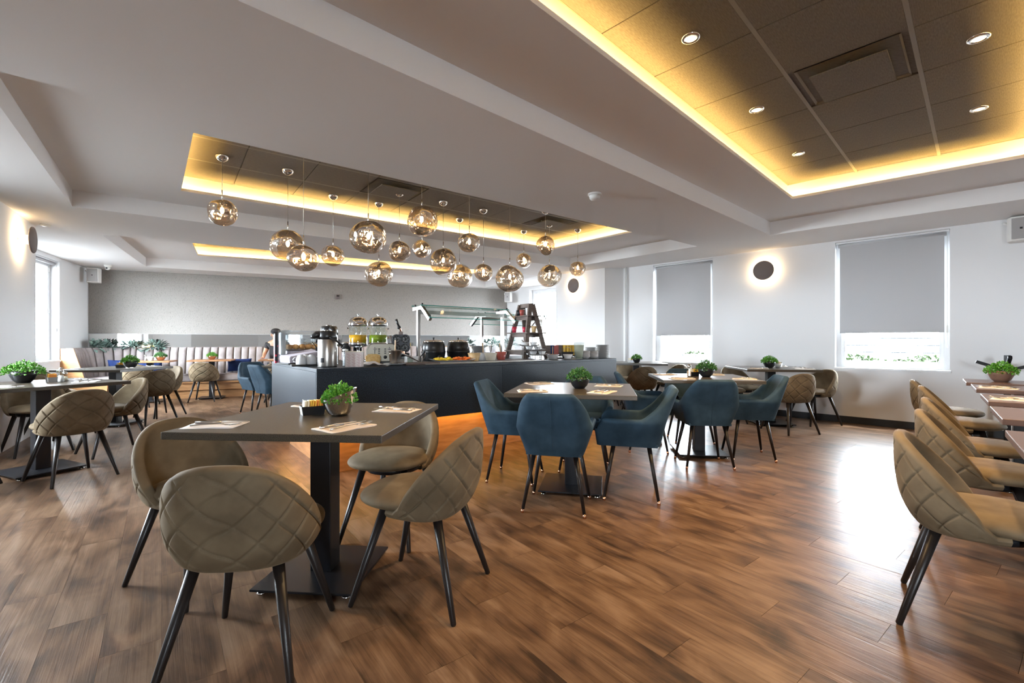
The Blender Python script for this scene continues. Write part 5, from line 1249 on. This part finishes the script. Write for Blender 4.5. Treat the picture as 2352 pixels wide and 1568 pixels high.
# corner planters
def bigplant(x, y, z, label, n, seed, s=1., nw=(0, -1), lift=.32, pr_=.6):
    t = thing('planter', label, 'plant', (x, y, z)); MB().lathe([(0, 0), (.10 * pr_, 0), (.13 * pr_, .16), (.12 * pr_, .16), (0, .14)], 20).build('pot', M['greyceramic'], t)
    rr = random.Random(seed); b = MB()
    for k in range(n):
        a = rr.uniform(0, 2 * PI); el = rr.uniform(-.1, 1.3); ln = rr.uniform(.10, .17) * s; d = Vector((math.cos(a) * math.cos(el), math.sin(a) * math.cos(el), math.sin(el))); q2 = d.x * nw[0] + d.y * nw[1]
        if q2 < -.15: d = (d - Vector((nw[0], nw[1], 0)) * (1.6 * q2)).normalized()
        o_ = Vector((0, 0, lift)) + Vector((d.x, d.y, d.z * .8)) * rr.uniform(.03, .17)
        sd = d.cross(Vector((0, 0, 1))).normalized(); up = sd.cross(d)
        pt = lambda q, w_: o_ + d * ln * q - Vector((0, 0, 1)) * ln * .35 * q * q + sd * w_ * ln
        b.add([pt(0, .02), pt(0, -.02), pt(.35, .17), pt(.35, -.17), pt(.7, .14), pt(.7, -.14), pt(1, 0), pt(.35, 0) - up * .012, pt(.7, 0) - up * .01], [(0, 2, 7), (1, 7, 3), (0, 7, 1), (2, 4, 8, 7), (7, 8, 5, 3), (4, 6, 8), (8, 6, 5)])
    o = b.build('foliage', M['sage'], t); o['kind'] = 'stuff'; return t
for k, (u_, v_, lb) in enumerate(((.30, .14, 'sage leaved plant nearest the far left corner behind the banquette'), (.72, .09, 'sage leaved plant second from the corner behind the banquette'), (1.08, .09, 'sage leaved plant above the banquette with a warm glow beside it'))):
    q = BLW + bu2 * u_ + n2 * v_; bigplant(q.x, q.y, .66, lb, 70, 20 + k, .95, n2)
q = BLW + bu1 * .30 + n1 * .15; bigplant(q.x, q.y, .66, 'sage leaved plant at the window side of the far left corner', 60, 27, .9, n1)
for k, u_ in enumerate((.90, 1.0)):
    q = BLW + bu2 * u_ + n2 * .16; o = MB().ball((0, 0, 0), .022, 12, 8).build('planter_lamp', M['canlight'], loc=(q.x, q.y, 1.025)); tag(o, 'tiny warm glowing lamp among the plants, %s one' % ('left' if k == 0 else 'right'), 'lamp')
for k, (px_, lb) in enumerate(((-.45, 'sage leaved plant seen between the two guard posts, left one'), (-.05, 'sage leaved plant seen left of the ladder shelf, right one'))):
    bigplant(px_, 11.2 + k * .3, .86, lb, 50, 40 + k, 1., (0, -1), .16, 1.)
    o = MB().box((0, 0, .43), (.5, .35, .86)).build('plant_box', M['parcel'], loc=(px_, 11.2 + k * .3, 0), bevel=.01); tag(o, 'pale box stand under the %s far plant' % ('left' if k == 0 else 'right'), 'stand')
# cushions
def cushion(ipath, off, zc, rz, label, w_=.44, h_=.28, tilt=.28, ax=0):
    p, nn = BP[ipath]; t = thing('scatter_cushion', label, 'cushion', (p.x + nn.x * off, p.y + nn.y * off, zc), face(nn) + rz, 'navy scatter cushions')
    def f(u, v):
        x, z = (u - .5) * 2, (v - .5) * 2; e = max(0, (1 - abs(x) ** 2.5) * (1 - abs(z) ** 2.5)) ** .5
        pin = 1 - .06 * (1 - abs(x) ** 2) * abs(z) ; return x * w_ / 2 * (1 - .05 * (1 - z * z)), e * .065, z * h_ / 2 * (1 - .08 * (1 - x * x))
    A = Matrix.Rotation(-tilt, 4, 'X') @ Matrix.Rotation(ax, 4, 'Y'); b = MB()
    b.grid(lambda u, v: A @ Vector(f(u, v)), 20, 14).grid(lambda u, v: A @ Vector((f(u, v)[0], -f(u, v)[1], f(u, v)[2])), 20, 14)
    b.build('cover', M['navy'], t)
cushion(10, .40, .63, -.2, 'navy cushion near the left corner of the banquette', .46, .30)
cushion(14, .34, .63, 0, 'navy cushion mostly hidden behind the leftmost walnut table', .42, .28)
cushion(25, .34, .63, .05, 'navy cushion behind the chair at the middle walnut table', .44, .28)
cushion(32, .35, .65, -.05, 'navy cushion on the banquette just left of the blue armchairs', .46, .32, .3, -.08)

# ------------------------------------------------------------------ the person on the banquette
px, py = -5.02, 9.72; pf = Vector((.28, -.96)).normalized()
pr = thing('person', 'person in black cap and black shirt sitting beyond the left end of the counter', 'person', (px, py, 0), face(pf))
def skin(name, joints, edges, radii, m, parent, sub=2):
    me = bpy.data.meshes.new(name); me.from_pydata(joints, edges, []); me.materials.append(m)
    o = link(name, me, parent); md = o.modifiers.new('skin', 'SKIN'); md.use_smooth_shade = True
    for i, r_ in enumerate(radii): me.skin_vertices[0].data[i].radius = (r_, r_) if isinstance(r_, (int, float)) else r_
    me.skin_vertices[0].data[0].use_root = True
    s_ = o.modifiers.new('sub', 'SUBSURF'); s_.levels = sub; s_.render_levels = sub; return o
SH = .16
J = [(0, 0, .54), (0, .0, .72), (0, .02, .94), (0, .05, 1.10), (0, .09, 1.17), (0, .12, 1.25), (0, .13, 1.33),
     (-SH, .05, 1.06), (-.22, .10, .86), (-.20, .27, .80), (-.19, .34, .80), (SH, .05, 1.06), (.22, .10, .86), (.20, .27, .80), (.19, .34, .80),
     (-.10, .06, .53), (-.12, .44, .53), (-.12, .47, .10), (-.12, .58, .04), (.10, .06, .53), (.12, .44, .53), (.12, .47, .10), (.12, .58, .04)]
E_ = [(0, 1), (1, 2), (2, 3), (3, 4), (4, 5), (5, 6), (3, 7), (7, 8), (8, 9), (9, 10), (3, 11), (11, 12), (12, 13), (13, 14), (0, 15), (15, 16), (16, 17), (17, 18), (0, 19), (19, 20), (20, 21), (21, 22)]
RDS = [.125, .12, .13, .10, .05, .078, .075, .06, .042, .032, .03, .06, .042, .032, .03, .085, .065, .042, .04, .085, .065, .042, .04]
body = skin('body', J, E_, RDS, M['skin'], pr)
skin('shirt', J[:4] + [J[7], (-.205, .085, .94), J[11], (.205, .085, .94)], [(0, 1), (1, 2), (2, 3), (3, 4), (4, 5), (3, 6), (6, 7)], [.142, .138, .148, .115, .075, .064, .075, .064], M['blackcloth'], pr)
skin('trousers', [J[0]] + J[15:18] + J[19:22], [(0, 1), (1, 2), (2, 3), (0, 4), (4, 5), (5, 6)], [.14, .098, .078, .056, .098, .078, .056], M['jeans'], pr)
MB().ball((0, .12, 1.33), (.098, .108, .07), 18, 8).prism([(-.07, .20), (.07, .20), (.055, .29), (-.055, .29)], 1.325, 1.335).build('cap', M['blackcloth'], pr)
for s_ in (-1, 1):
    MB().ball((s_ * .088, .11, 1.255), (.012, .02, .032), 10, 6).build('ear', M['skin'], pr); MB().ball((s_ * .034, .195, 1.272), .010, 8, 6).build('eye', M['blackp'], pr)
    for k in range(5):
        a = (k - 2) * .3; x0 = s_ * .19; MB().tube([(x0, .345, .80), (x0 + math.sin(a) * .035, .375 + math.cos(a) * .02, .795), (x0 + math.sin(a) * .05, .40 + math.cos(a) * .028, .785)], [.010, .009, .007], 8).build('finger', M['skin'], pr)
MB().ball((0, .212, 1.245), (.013, .02, .02), 10, 6).build('nose', M['skin'], pr); MB().ball((0, .198, 1.205), (.024, .008, .007), 10, 6).build('mouth', M['redbowl'], pr)
